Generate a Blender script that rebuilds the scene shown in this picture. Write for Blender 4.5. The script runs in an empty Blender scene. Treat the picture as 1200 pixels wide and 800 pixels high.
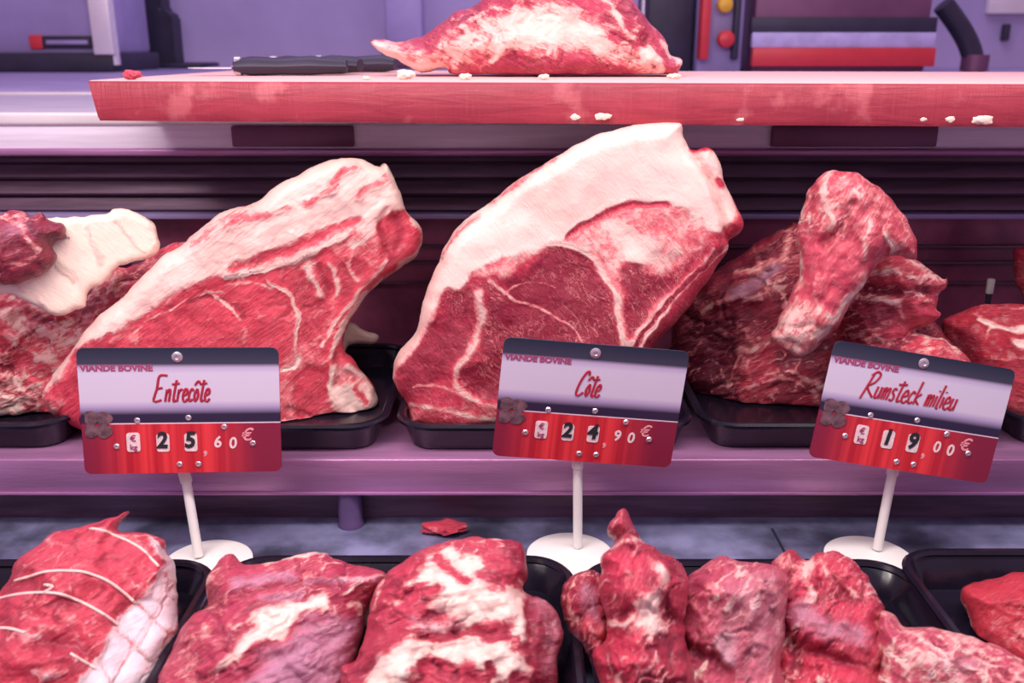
import bpy, bmesh, math, random
import numpy as np
from mathutils import Vector, Matrix, Euler

# ------------------------------------------------------------------ camera, world, lights, exposure
C = bpy.context.scene.collection
SC = bpy.context.scene
CAM = Vector((0.0, 0.0, 0.44)); PITCH = math.radians(17.5); FPX = 1100.0
cd = bpy.data.cameras.new('camera'); cam = bpy.data.objects.new('camera', cd); C.objects.link(cam)
cam.location = CAM; cam.rotation_euler = (math.pi/2 - PITCH, 0, 0)
cd.sensor_width = 36; cd.lens = 36*FPX/1200; cd.clip_start = .02
cd.dof.use_dof = True; cd.dof.focus_distance = .86; cd.dof.aperture_fstop = 7.0
SC.camera = cam
w = bpy.data.worlds.new('world'); SC.world = w; w.use_nodes = True
w.node_tree.nodes['Background'].inputs[0].default_value = (.56, .35, .54, 1)
w.node_tree.nodes['Background'].inputs[1].default_value = .68
SC.view_settings.view_transform = 'Standard'; SC.view_settings.look = 'None'
SC.view_settings.exposure = 0.1; SC.view_settings.gamma = 1
try: SC.view_settings.use_curve_mapping = False
except Exception: pass

def area(name, loc, target, sx, sy, power, col):
    l = bpy.data.lights.new(name, 'AREA'); l.shape = 'RECTANGLE'; l.size = sx; l.size_y = sy
    l.energy = power; l.color = col
    o = bpy.data.objects.new(name, l); C.objects.link(o); o.location = loc
    o.rotation_euler = (Vector(target)-Vector(loc)).to_track_quat('-Z', 'Y').to_euler()
    return o
area('case_lamp', (0.05, .42, 1.05), (0, .85, .1), 1.7, .12, 14.5, (1, .88, .85))
area('case_lamp', (-.5, .25, .95), (-.1, .9, .2), .5, .3, 4, (1, .86, .83))
area('room_lamp', (0.2, 2.0, 1.9), (0, 2.6, .3), 2.2, .8, 20, (.80, .72, 1))
area('deck_lamp', (0, .3, .55), (0, .72, 0), 1.2, .08, .5, (.8, .8, 1))

# ------------------------------------------------------------------ helpers
def ray(px, py):
    x = (px-600)/FPX; y = (400-py)/FPX
    cp, sp = math.cos(PITCH), math.sin(PITCH)
    return Vector((x, cp + y*sp, -sp + y*cp))
def atY(px, py, Y): r = ray(px, py); return CAM + r*(Y/r.y)
def atZ(px, py, Z): r = ray(px, py); return CAM + r*((Z-CAM.z)/r.z)

def link(name, me, mat=None, parent=None, loc=None, rot=None):
    o = bpy.data.objects.new(name, me); C.objects.link(o)
    if me is not None and mat is not None:
        for m in (mat if isinstance(mat, (list, tuple)) else [mat]): me.materials.append(m)
    if loc is not None: o.location = loc
    if rot is not None: o.rotation_euler = rot
    if parent is not None: o.parent = parent
    return o
def obj(name, bm, mat=None, parent=None, loc=None, rot=None, smooth=True, ang=35):
    me = bpy.data.meshes.new(name)
    bmesh.ops.recalc_face_normals(bm, faces=bm.faces); bm.to_mesh(me); bm.free()
    if smooth:
        for p in me.polygons: p.use_smooth = True
        try: me.set_sharp_from_angle(angle=math.radians(ang))
        except Exception: pass
    return link(name, me, mat, parent, loc, rot)
def thing(name, label, cat, loc=(0, 0, 0), rot=(0, 0, 0), group=None):
    o = bpy.data.objects.new(name, None); C.objects.link(o); o.location = loc; o.rotation_euler = rot
    o.empty_display_size = .02
    tag(o, label, cat, group); return o
def tag(o, label, cat, group=None, kind=None):
    o['label'] = label; o['category'] = cat
    if group: o['group'] = group
    if kind: o['kind'] = kind
    return o
def struct(name, bm, mat, **k):
    o = obj(name, bm, mat, **k); o['kind'] = 'structure'; return o

def box(bm, x0, x1, y0, y1, z0, z1, bev=0, seg=2):
    m = Matrix.Translation(((x0+x1)/2, (y0+y1)/2, (z0+z1)/2)) @ Matrix.Diagonal((x1-x0, y1-y0, z1-z0, 1))
    t = bmesh.new(); bmesh.ops.create_cube(t, size=1, matrix=m)
    if bev: bmesh.ops.bevel(t, geom=t.edges[:], offset=bev, segments=seg, affect='EDGES', profile=.5)
    merge(bm, t)
def merge(bm, t):
    me = bpy.data.meshes.new('tmp'); t.to_mesh(me); t.free(); bm.from_mesh(me); bpy.data.meshes.remove(me)
def BM(): return bmesh.new()
def boxbm(*a, **k): b = BM(); box(b, *a, **k); return b
def tube(bm, pts, r, n=8, flat=1.0, flatdir=None, cap=True):
    pts = [Vector(p) for p in pts]; rings = []
    rr = r if isinstance(r, (list, tuple)) else [r]*len(pts)
    prev = None
    for i, p in enumerate(pts):
        d = (pts[min(i+1, len(pts)-1)] - pts[max(i-1, 0)])
        d = d.normalized() if d.length > 1e-9 else Vector((0, 0, 1))
        a = Vector((0, 0, 1)) if abs(d.z) < .9 else Vector((1, 0, 0))
        if flatdir is not None: a = Vector(flatdir)
        u = d.cross(a).normalized(); v = u.cross(d).normalized()
        rings.append([bm.verts.new(p + u*math.cos(2*math.pi*k/n)*rr[i] + v*math.sin(2*math.pi*k/n)*rr[i]*flat) for k in range(n)])
    for a, b in zip(rings, rings[1:]):
        for k in range(n): bm.faces.new((a[k], a[(k+1) % n], b[(k+1) % n], b[k]))
    if cap: bm.faces.new(rings[0][::-1]); bm.faces.new(rings[-1])
def lathe(bm, prof, n=48, center=(0, 0, 0)):
    c = Vector(center); rings = []
    for r, z in prof:
        rings.append([bm.verts.new(c + Vector((max(r, 1e-5)*math.cos(2*math.pi*k/n), max(r, 1e-5)*math.sin(2*math.pi*k/n), z))) for k in range(n)])
    for a, b in zip(rings, rings[1:]):
        for k in range(n): bm.faces.new((a[k], a[(k+1) % n], b[(k+1) % n], b[k]))
    bm.faces.new(rings[0][::-1]); bm.faces.new(rings[-1])
def rrect(x0, x1, y0, y1, r, n=6):
    out = []
    for cx, cy, a0 in ((x1-r, y1-r, 0), (x0+r, y1-r, 90), (x0+r, y0+r, 180), (x1-r, y0+r, 270)):
        for k in range(n+1):
            a = math.radians(a0+90*k/n); out.append((cx+r*math.cos(a), cy+r*math.sin(a)))
    return out
def loft(bm, loops, capA=True, capB=True):
    rs = [[bm.verts.new(p) for p in l] for l in loops]
    n = len(rs[0])
    for a, b in zip(rs, rs[1:]):
        for k in range(n): bm.faces.new((a[k], a[(k+1) % n], b[(k+1) % n], b[k]))
    if capA: bm.faces.new(rs[0][::-1])
    if capB: bm.faces.new(rs[-1])

# ------------------------------------------------------------------ materials
class N:
    def __init__(s, name):
        s.m = bpy.data.materials.new(name); s.m.use_nodes = True; s.t = s.m.node_tree
        s.b = s.t.nodes['Principled BSDF']
    def n(s, typ, **k):
        x = s.t.nodes.new(typ)
        for a, v in k.items(): setattr(x, a, v)
        return x
    def l(s, a, b): s.t.links.new(a, b)
    def val(s, sock, v):
        if hasattr(v, 'is_linked') or isinstance(v, bpy.types.NodeSocket): s.l(v, sock)
        else: sock.default_value = v
    def math(s, op, a, b=0.0, c=None, clamp=False):
        x = s.n('ShaderNodeMath', operation=op, use_clamp=clamp); s.val(x.inputs[0], a); s.val(x.inputs[1], b)
        if c is not None: s.val(x.inputs[2], c)
        return x.outputs[0]
    def step(s, a, lo, hi, to0=0.0, to1=1.0):
        x = s.n('ShaderNodeMapRange', interpolation_type='SMOOTHSTEP'); s.val(x.inputs[0], a)
        x.inputs[1].default_value = lo; x.inputs[2].default_value = hi; x.inputs[3].default_value = to0; x.inputs[4].default_value = to1
        return x.outputs[0]
    def mix(s, f, a, b, mode='MIX'):
        x = s.n('ShaderNodeMix', data_type='RGBA', blend_type=mode); s.val(x.inputs[0], f)
        s.val(x.inputs[6], a if not isinstance(a, tuple) else (*a, 1)); s.val(x.inputs[7], b if not isinstance(b, tuple) else (*b, 1))
        return x.outputs[2]
    def coord(s, rot=(0, 0, 0), scale=(1, 1, 1), which='Object'):
        tc = s.n('ShaderNodeTexCoord'); mp = s.n('ShaderNodeMapping'); mp.vector_type = 'POINT'
        # rotate first, then scale
        mp.inputs['Rotation'].default_value = rot
        s.l(tc.outputs[which], mp.inputs['Vector'])
        m2 = s.n('ShaderNodeMapping'); m2.inputs['Scale'].default_value = scale
        s.l(mp.outputs[0], m2.inputs['Vector']); return m2.outputs[0]
    def noise(s, vec, scale, detail=4, rough=.55, dist=0.0):
        x = s.n('ShaderNodeTexNoise'); s.l(vec, x.inputs['Vector']); x.inputs['Scale'].default_value = scale
        x.inputs['Detail'].default_value = detail; x.inputs['Roughness'].default_value = rough
        x.inputs['Distortion'].default_value = dist; return x.outputs[0]
    def ramp(s, f, stops, interp='LINEAR'):
        x = s.n('ShaderNodeValToRGB'); r = x.color_ramp; r.interpolation = interp
        while len(r.elements) < len(stops): r.elements.new(.5)
        for e, (p, c) in zip(r.elements, stops): e.position = p; e.color = (*c, 1)
        s.l(f, x.inputs[0]); return x.outputs[0]
    def bump(s, h, strength, dist):
        x = s.n('ShaderNodeBump'); x.inputs['Strength'].default_value = strength; x.inputs['Distance'].default_value = dist
        s.l(h, x.inputs['Height']); s.l(x.outputs[0], s.b.inputs['Normal'])
def plain(name, col, rough=.5, metal=0, var=.12, vs=30, bump=0, bs=200, coat=0, alpha=None, stretch=(1, 1, 1), spec=None):
    g = N(name); v = g.coord(scale=stretch)
    nz = g.noise(v, vs, 5)
    k = g.step(nz, .3, .7, 1-var, 1+var)
    c = g.n('ShaderNodeVectorMath', operation='SCALE'); c.inputs[0].default_value = col; g.l(k, c.inputs['Scale'])
    g.l(c.outputs[0], g.b.inputs['Base Color'])
    g.b.inputs['Roughness'].default_value = rough; g.b.inputs['Metallic'].default_value = metal
    if spec is not None: g.b.inputs['Specular IOR Level'].default_value = spec
    g.b.inputs['Coat Weight'].default_value = coat
    if bump: g.bump(g.noise(g.coord(scale=stretch), bs, 4), 1, bump)
    return g.m

FAT = (.90, .66, .585); FATW = (.93, .80, .72)
def meat_mat(name, light=(0.679, 0.050, 0.101), dark=(0.306, 0.011, 0.040), fat=FAT, mem=(.52, .25, .36), ang=0, marble=.3,
             grain=1.0, fib=(1, 5), fs=60, msc=55, rough=.36, stri=.35):
    g = N(name)
    at = g.n('ShaderNodeAttribute'); at.attribute_name = 'cut'
    sp = g.n('ShaderNodeSeparateColor'); g.l(at.outputs['Color'], sp.inputs[0]); F, D, M = sp.outputs[0], sp.outputs[1], sp.outputs[2]
    fv = g.coord(rot=(0, 0, -math.radians(ang)), scale=(fib[0], fib[1], 1.5))
    iso = g.coord()
    fn = g.noise(fv, fs, 6, .65, .6); ff = g.noise(fv, fs*3.2, 4, .6, .3)
    n1 = g.noise(iso, 70, 6, .65, .8); n2 = g.noise(iso, 330, 4, .6); n3 = g.noise(iso, 22, 3, .5, .5)
    # fat mask, broken up at its edges
    s1 = g.math('MULTIPLY', g.math('SUBTRACT', n1, .5), 1.0*grain)
    s2 = g.math('MULTIPLY', g.math('SUBTRACT', fn, .5), g.step(F, .7, 1.0, .85*grain, .25))
    s1 = g.math('MULTIPLY', s1, g.step(F, .7, 1.0, 1.0, .5))
    Fm = g.math('ADD', g.math('ADD', F, s1), s2)
    mask = g.step(Fm, .22, .80)
    # marbling veins
    vn = g.noise(fv, msc*.55, 5, .62, 1.1)
    rid = g.math('ABSOLUTE', g.math('SUBTRACT', vn, .5))
    vein = g.step(rid, .0, .030, 1, 0)
    vn2 = g.noise(fv, msc*1.7, 5, .6, .8)
    vein2 = g.step(g.math('ABSOLUTE', g.math('SUBTRACT', vn2, .5)), 0, .035, .5, 0)
    vv = g.math('MAXIMUM', vein, vein2)
    vv = g.math('MULTIPLY', g.math('MULTIPLY', vv, g.step(n3, .38, .62, .25, 1)), marble)
    mask = g.math('MAXIMUM', mask, vv)
    sv = g.noise(g.coord(rot=(0, 0, -math.radians(ang)), scale=(1, 7, 1.5)), fs*1.9, 5, .7, .9)
    st = g.math('MULTIPLY', g.math('MULTIPLY', g.step(sv, .50, .72), g.step(n3, .35, .6, .3, 1)), stri*1.3)
    mask = g.math('MAXIMUM', mask, st)
    Dm = g.math('ADD', D, g.math('ADD', g.math('MULTIPLY', g.math('SUBTRACT', n1, .5), 1.0), g.math('MULTIPLY', g.math('SUBTRACT', ff, .5), 1.3)))
    lean = g.mix(g.step(Dm, -.05, .95), light, dark)
    fc = g.mix(g.step(g.math('ADD', n1, g.math('MULTIPLY', n2, .3)), .45, .85, 0, .40), fat, (.80, .30, .30))
    fc = g.mix(g.step(F, .75, 1.0), fc, g.mix(g.step(n3, .50, .72, 0, .45), fat, (.84, .46, .40)))
    pk = g.mix(g.step(n2, .35, .7), (.82, .20, .22), (.88, .36, .36))
    col = g.mix(g.step(mask, .0, .62, 0, .85), lean, pk); col = g.mix(g.step(mask, .55, 1.0), col, fc)
    Mm = g.step(g.math('ADD', M, g.math('MULTIPLY', g.math('SUBTRACT', fn, .5), .9)), .15, .95, 0, .85)
    col = g.mix(Mm, col, mem)
    g.l(col, g.b.inputs['Base Color'])
    rr = g.step(n1, .3, .7, rough-.07, rough+.17); g.l(rr, g.b.inputs['Roughness'])
    g.b.inputs['Specular IOR Level'].default_value = .4; g.b.inputs['Coat Weight'].default_value = .22; g.b.inputs['Coat Roughness'].default_value = .22
    g.b.inputs['Subsurface Weight'].default_value = .18
    g.b.inputs['Subsurface Radius'].default_value = (1, .35, .3); g.b.inputs['Subsurface Scale'].default_value = .004
    h = g.math('ADD', g.math('MULTIPLY', fn, .42), g.math('ADD', g.math('MULTIPLY', sv, .28), g.math('MULTIPLY', n1, .45)))
    h = g.math('ADD', h, g.math('MULTIPLY', n2, .10)); h = g.math('ADD', h, g.math('MULTIPLY', mask, .15))
    hs = g.math('MULTIPLY', h, g.step(F, .6, 1.0, 1, .45))
    g.bump(hs, 1, .0042)
    return g.m

M_steel = plain('brushed_steel', (.62, .56, .68), .38, .25, .18, 9, .0002, 60, stretch=(1, 20, 20))
M_deck = plain('worn_steel_deck', (.21, .22, .37), .34, .3, .75, 11, .0004, 120)
M_shelf = plain('purple_tinted_shelf_steel', (.40, .19, .37), .33, .35, .16, 5, .0003, 40, stretch=(1, 14, 14))
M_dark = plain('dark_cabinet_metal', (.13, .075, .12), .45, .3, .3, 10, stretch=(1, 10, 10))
M_liner = plain('stained_liner', (.26, .065, .13), .35, .2, .5, 9, .0006, 40)
M_black = plain('black_tray_plastic', (.010, .008, .018), .2, 0, .2, 40, coat=.1, spec=.35)
M_blackm = plain('black_rubber', (.025, .02, .045), .5, 0, .2, 20)
M_white = plain('white_plastic', (.86, .84, .80), .4, 0, .03, 20)
M_lav = plain('lavender_enamel', (.34, .28, .52), .45, .1, .12, 6)
M_wall = plain('lavender_wall', (.38, .32, .56), .7, 0, .10, 3)
M_maroon = plain('maroon_metal', (.17, .06, .13), .45, .2, .15, 8)
M_redp = plain('red_plastic', (.62, .035, .05), .4, 0, .05, 30)
M_yel = plain('yellow_plastic', (.75, .42, .03), .4, 0, .05, 30)
M_edge = plain('pink_white_trim', (.86, .80, .82), .35, .3, .06, 10)
M_text = plain('crimson_print', (.40, .018, .05), .5, 0, .1, 300)
M_head = plain('maroon_print', (.36, .06, .15), .5, 0, .1, 300)
M_ink = plain('black_print', (.015, .02, .025), .5, 0, .1, 300)
M_tile = plain('white_print', (.80, .66, .66), .5, 0, .12, 400)
M_pink = plain('pink_print', (.80, .32, .36), .5, 0, .12, 400)
M_twine = plain('twine', (.88, .60, .54), .7, 0, .1, 500, .0003, 900)
M_petal = plain('brown_petal_print', (.14, .07, .09), .6, 0, .5, 160)
M_rivet = plain('plated_rivet', (.62, .55, .60), .25, .7, .1, 400)
def wood_mat():
    g = N('red_stained_board')
    v = g.coord(scale=(1, 9, 9)); n = g.noise(v, 12, 6, .6, .8); n2 = g.noise(g.coord(scale=(9, 1, .6)), 30, 5, .6); n3 = g.noise(g.coord(), 18, 5)
    c = g.mix(g.step(n, .35, .65), (.38, .038, .062), (.30, .027, .048)); c = g.mix(g.step(n2, .55, .8, 0, .25), c, (.58, .12, .16))
    c = g.mix(g.step(n3, .56, .68, 0, .5), c, (.62, .17, .19))
    geo = g.n('ShaderNodeNewGeometry'); 
    tc = g.n('ShaderNodeTexCoord'); sx = g.n('ShaderNodeSeparateXYZ'); g.l(tc.outputs['Object'], sx.inputs[0])
    top = g.step(sx.outputs[2], .0375, .0382)
    c = g.mix(top, c, (.86, .50, .48))
    g.l(c, g.b.inputs['Base Color']); g.b.inputs['Roughness'].default_value = .5
    g.bump(g.math('ADD', n, n2), 1, .0008); return g.m
M_wood = wood_mat()
M_dkfoot = plain('dull_purple_steel', (.14, .09, .22), .4, .3)

# ------------------------------------------------------------------ the setting
# lower deck
struct('floor', boxbm(-1.4, 1.4, .2, 1.14, -.02, 0), M_deck, smooth=False)
b = BM(); box(b, .247, .249, .63, .80, 0, .0012)
o = struct('trim_1', b, M_blackm, smooth=False); o.rotation_euler = (0, 0, 0)
# display shelf with turned-down front, on short feet
b = BM(); box(b, -1.35, 1.35, .800, 1.13, .070, .0745, .0015, 2); box(b, -1.35, 1.35, .798, .803, .0385, .0735, .0018, 3)
box(b, -1.35, 1.35, .796, .8035, .0375, .0405, .001, 2)
sh = obj('display_shelf', b, M_shelf); tag(sh, 'long purple-tinted steel shelf carrying the upper row of meat trays', 'shelf')
for x in (-.155, .62, -.9):
    b = BM(); lathe(b, [(.0125, .0), (.0125, .004), (.0115, .006), (.0115, .069)], 28); obj('shelf_foot', b, M_dkfoot, sh, (x, .8095, 0))
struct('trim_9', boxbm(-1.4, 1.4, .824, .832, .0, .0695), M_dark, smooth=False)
# back of the cold well
struct('wall_back', boxbm(-1.4, 1.4, 1.13, 1.15, 0, .26), M_liner, smooth=False)
for i, (z0, z1, y0, m) in enumerate([(.2445, .2505, 1.10, M_lav), (.205, .208, 1.122, M_dark), (.185, .188, 1.122, M_dark), (.160, .162, 1.122, M_dark)]):
    struct('trim_%d' % (2+i), boxbm(-1.4, 1.4, y0, 1.131, z0, z1, bev=.0008), m)
gr = thing('air_grille', 'dark slatted air grille running under the steel counter edge', 'grille', (0, 1.12, .25))
obj('backing', boxbm(-1.4, 1.4, .012, .03, 0, .075), M_dark, gr, smooth=False)
for k, z in enumerate((.008, .0275, .047, .066)):
    bb = boxbm(-1.4, 1.4, -.004, .004, -.0075, .0085, bev=.0015); obj('slat', bb, M_dark, gr, (0, 0, z), (math.radians(-28), 0, 0))
# counter
ct = thing('steel_counter', 'brushed steel work counter behind the meat display, with bright front edge', 'counter', (0, 1.08, .25))
obj('worktop', boxbm(-1.4, 1.4, .006, .56, .110, .118, bev=.002), M_steel, ct)
obj('front_edge', boxbm(-1.4, 1.4, -.004, .008, .1045, .1185, bev=.0035, seg=4), M_edge, ct)
obj('fascia', boxbm(-1.4, 1.4, 0, .012, .078, .105, bev=.001), plain('pale_steel_strip', (.80, .74, .86), .4, .1, .08, 9, stretch=(1, 20, 20)), ct)
obj('lower_lip', boxbm(-1.4, 1.4, -.006, .012, .0705, .079, bev=.003, seg=3), M_shelf, ct)
for x0, x1 in ((-.315, -.178), (.292, .478)):
    b = BM(); box(b, x0, x1, -.007, .001, .081, .104, bev=.002); obj('handle_recess', b, M_maroon, ct)
# raised rear worktop
rt = thing('rear_worktop', 'raised lavender steel worktop running behind the counter on the left', 'worktop', (0, 1.5, .36))
obj('top', boxbm(-2.6, 2.6, .0, 1.5, .008, .015, bev=.002), M_lav, rt)
obj('front_strip', boxbm(-2.6, 2.6, -.008, .004, .004, .0115, bev=.001), M_edge, rt)
obj('plinth', boxbm(-2.6, 2.6, .004, .02, -.10, .008), M_dark, rt)
struct('wall_rear', boxbm(-3, 3, 3.2, 3.25, 0, 2), M_wall, smooth=False)

# ------------------------------------------------------------------ background machines (out of focus)
ZR = .3755
def bx(px0, px1, py0, py1, Y, dep, bev=.004):
    a = atY(px0, py1, Y); c = atY(px1, py0, Y)
    return dict(x0=a.x, x1=c.x, y0=Y, y1=Y+dep, z0=a.z, z1=c.z)
def bxbm(px0, px1, py0, py1, Y, dep, bev=.004, z0=None, origin=(0, 0, 0)):
    d = bx(px0, px1, py0, py1, Y, dep); ox, oy, oz = origin
    return boxbm(d['x0']-ox, d['x1']-ox, d['y0']-oy, d['y1']-oy, (d['z0'] if z0 is None else z0)-oz, d['z1']-oz, bev=bev)
# left machine
O = (-1.35, 2.5, ZR)
t = thing('label_printer', 'lavender steel machine housing with small red and black nameplate, far left', 'machine', O)
obj('housing', bxbm(-120, 112, -60, 64, 2.5, .3, .012, None, O), M_lav, t)
obj('foot_rail', bxbm(-130, 130, 62, 84, 2.48, .34, .006, ZR, O), M_blackm, t)
np_ = obj('nameplate', bxbm(50, 106, 42, 57, 2.49, .012, .002, None, O), M_blackm, t)
obj('plate_mark', bxbm(54, 102, 47, 52, 2.486, .006, .001, None, O), M_lav, np_)
obj('red_badge', bxbm(35, 49, 41, 58, 2.49, .012, .004, None, O), M_redp, t)
obj('side_post', bxbm(110, 118, -60, 64, 2.47, .03, .003, None, O), M_edge, t)
b = BM(); p0 = atY(122, -40, 2.5)-Vector(O); p1 = atY(136, 76, 2.5)-Vector(O); tube(b, [p0, p1], .012, 10); obj('support_tube', b, M_steel, t)
O = (-1.0, 2.95, ZR)
t = thing('black_chair', 'black upright backrest standing behind the board, left of the pale wall', 'chair', O)
def polyprism(pts, Y, dep, origin, bev=.006):
    b = BM(); P = [atY(x, y, Y)-Vector(origin) for x, y in pts]
    f = [b.verts.new(p) for p in P]; k = [b.verts.new(p+Vector((0, dep, 0))) for p in P]; n = len(P)
    b.faces.new(f); b.faces.new(k[::-1])
    for i in range(n): b.faces.new((f[i], f[(i+1) % n], k[(i+1) % n], k[i]))
    bmesh.ops.recalc_face_normals(b, faces=b.faces)
    bmesh.ops.bevel(b, geom=b.edges[:], offset=bev, segments=2, affect='EDGES'); return b
obj('backrest', polyprism([(134, -60), (184, -60), (188, 10), (200, 18), (204, 60), (206, 80), (140, 80)], 2.95, .09, O), M_blackm, t)
obj('seat_edge', bxbm(120, 235, 74, 84, 2.92, .2, .01, ZR, O), M_blackm, t)
O = (-.3, 2.9, ZR)
t = thing('wall_post', 'plain lavender-grey post behind the raw joint on the board', 'post', O)
obj('shaft', bxbm(452, 492, -80, 60, 2.9, .1, .01, ZR, O), M_lav, t); obj('collar', bxbm(448, 496, 52, 84, 2.88, .14, .01, ZR, O), M_maroon, t)
# right machines
O = (.5, 2.4, ZR)
t = thing('switch_column', 'dark upright machine column with red strip, yellow knob and red button', 'machine', O)
obj('column', bxbm(756, 818, -60, 84, 2.45, .2, .01, ZR, O), M_blackm, t)
obj('steel_edge', bxbm(752, 757, -60, 80, 2.42, .03, .002, ZR, O), M_edge, t)
obj('red_strip', bxbm(820, 838, -60, 70, 2.38, .05, .004, None, O), M_redp, t)
obj('panel', bxbm(816, 878, -60, 82, 2.42, .1, .006, ZR, O), M_lav, t)
obj('frame_edge', bxbm(858, 874, -60, 70, 2.39, .03, .004, None, O), M_blackm, t)
for nm, cx, cy, r, m in (('yellow_knob', 849, 6, .019, M_yel), ('red_button', 850, 46, .021, M_redp)):
    b = BM(); c = atY(cx, cy, 2.40)-Vector(O); lathe(b, [(r, 0), (r, .01), (r*.85, .018), (r*.4, .022)], 24); 
    obj(nm, b, m, t, c, (math.radians(90), 0, 0))
O = (.9, 2.3, ZR)
t = thing('striped_carton', 'maroon box with lavender and red stripes standing behind the board', 'box', O)
obj('body', bxbm(880, 1102, -60, 80, 2.42, .3, .01, ZR, O), M_maroon, t)
obj('dark_band', bxbm(880, 1100, 20, 39, 2.412, .02, .003, None, O), M_blackm, t)
obj('lavender_stripe', bxbm(881, 1098, 38, 56, 2.405, .02, .003, None, O), plain('pale_stripe', (.48, .42, .70), .5), t)
obj('red_stripe', bxbm(881, 1098, 56, 78, 2.40, .025, .003, None, O), M_redp, t)
O = (1.15, 2.4, ZR)
t = thing('black_hose', 'black hose curving down beside the striped box', 'hose', O)
b = BM(); pts = []
for k in range(17):
    a = k/16; x = 1105+36*math.sin(a*1.9); y = 5+90*a; pts.append(atY(x, y, 2.5)-Vector(O))
pts[-1].z = .012; tube(b, pts, .026, 12); obj('tube', b, M_blackm, t)
b = BM(); tube(b, [pts[-1]+Vector((0, 0, -.01)), pts[-1]+Vector((0, 0, .03))], .034, 14); obj('end_collar', b, M_maroon, t)
o = obj('wall_panel', bxbm(1158, 1260, -60, 16, 3.17, .03, .005), M_edge); tag(o, 'pale rectangular panel on the rear wall at the top right', 'panel')
o = obj('wall_hook', bxbm(1176, 1186, 28, 48, 3.17, .03, .005), M_blackm); tag(o, 'small dark hook on the lavender wall under the pale panel', 'hook')

# ------------------------------------------------------------------ chopping board
def board():
    p0 = atY(105, 142, .955); zb = .3688
    L = 1.25; Dp = .40
    b = BM(); x0 = atY(109, 120, .955).x
    # local: origin at left front bottom
    loops = []
    for i in range(81):
        x = L*i/80
        wob = .0006*math.sin(i*1.7)+.0004*math.sin(i*4.3)
        loops.append([(x if i else 0.005, 0+wob, 0), (x if i else .004, -.0015, .004), (x if i else -.001, -.0015+wob, .0345), (x if i else -.003, .001, .0375), (x if i else -.001, .004, .0385),
                      (x, Dp, .0385), (x, Dp+.002, .036), (x, Dp+.002, .002), (x, Dp, 0)])
    loft(b, loops)
    bo = obj('chopping_board', b, M_wood, None, (x0, .955, zb), (0, 0, math.radians(-5)), ang=50)
    tag(bo, 'thick red-stained chopping board on the counter above the display, joint on it', 'chopping board')
    return bo
BOARD = board()

# ------------------------------------------------------------------ trays
def tray(x0, x1, y0, y1, z, h, label, group, fl=.012):
    cx, cy = (x0+x1)/2, (y0+y1)/2; X, Y = (x1-x0)/2, (y1-y0)/2
    def lp(ins, zz, r): return [(a, b, zz) for a, b in rrect(-X+ins, X-ins, -Y+ins, Y-ins, r, 8)]
    t = thing('meat_tray', label, 'tray', (cx, cy, z), group=group)
    b = BM()
    loft(b, [lp(fl+.006, 0, .018), lp(fl+.001, .002, .022), lp(.005, h-.006, .032), lp(.004, h-.004, .033), lp(.0105, h-.004, .026) if 0 else lp(.0065, h-.006, .031), lp(fl+.004, .005, .02), lp(fl+.012, .003, .014)])
    obj('pan', b, M_black, t)
    b = BM(); loft(b, [lp(.006, h-.006, .031), lp(.0, h-.005, .037), lp(-.0005, h-.002, .0375), lp(.002, h, .035), lp(.006, h, .031), lp(.008, h-.003, .029)], False, False)
    obj('rim', b, M_black, t)
    return t
G1 = 'black trays on the steel shelf'; G2 = 'black trays on the lower deck'
tray(-.73, -.418, .808, 1.05, .0745, .030, 'black plastic tray under the fat-covered trimmings, far left of the shelf', G1)
tray(-.413, -.118, .804, 1.06, .0745, .030, 'black plastic tray under the leaning rib joint, behind the Entrecôte sign', G1)
tray(-.110, .172, .804, 1.06, .0745, .030, 'black plastic tray under the tall rib joint, behind the Côte sign', G1)
tray(.178, .470, .808, 1.06, .0745, .030, 'black plastic tray under the piled rump pieces, behind the Rumsteck sign', G1)
tray(.476, .76, .812, 1.06, .0745, .030, 'black plastic tray under the round steak at the right edge of the shelf', G1)
tray(-.545, -.243, .42, .700, .0, .028, 'black tray under the twine-tied roast at lower left', G2)
tray(-.238, .050, .42, .703, .0, .030, 'black tray holding the flank piece and fat-streaked brisket, lower row', G2)
tray(.056, .328, .42, .697, .0, .030, 'black tray full of knobbly red chunks in the lower row', G2)
tray(.318, .62, .42, .704, .0, .036, 'black tray at lower right with bare shiny corner and bright red piece', G2)

# ------------------------------------------------------------------ meat builder
def lattice(seed, n=96): return np.random.RandomState(seed).rand(n, n)
def vnoise(x, y, seed):
    L = lattice(seed); n = L.shape[0]
    xi = np.floor(x).astype(int); yi = np.floor(y).astype(int); fx = x-xi; fy = y-yi
    fx = fx*fx*(3-2*fx); fy = fy*fy*(3-2*fy)
    a = L[yi % n, xi % n]; b2 = L[yi % n, (xi+1) % n]; c = L[(yi+1) % n, xi % n]; d = L[(yi+1) % n, (xi+1) % n]
    return (a*(1-fx)+b2*fx)*(1-fy)+(c*(1-fx)+d*fx)*fy
def fbm(x, y, sc, seed, oc=4, g=.5):
    s = 0; a = 1; t = 0
    for k in range(oc):
        th = .6*k; xr = x*math.cos(th)-y*math.sin(th); yr = x*math.sin(th)+y*math.cos(th)
        s = s+a*(vnoise(xr/sc+17.3*k, yr/sc+5.1*k, seed+k)-.5); t += a; a *= g; sc /= 2
    return s/t*2
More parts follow.
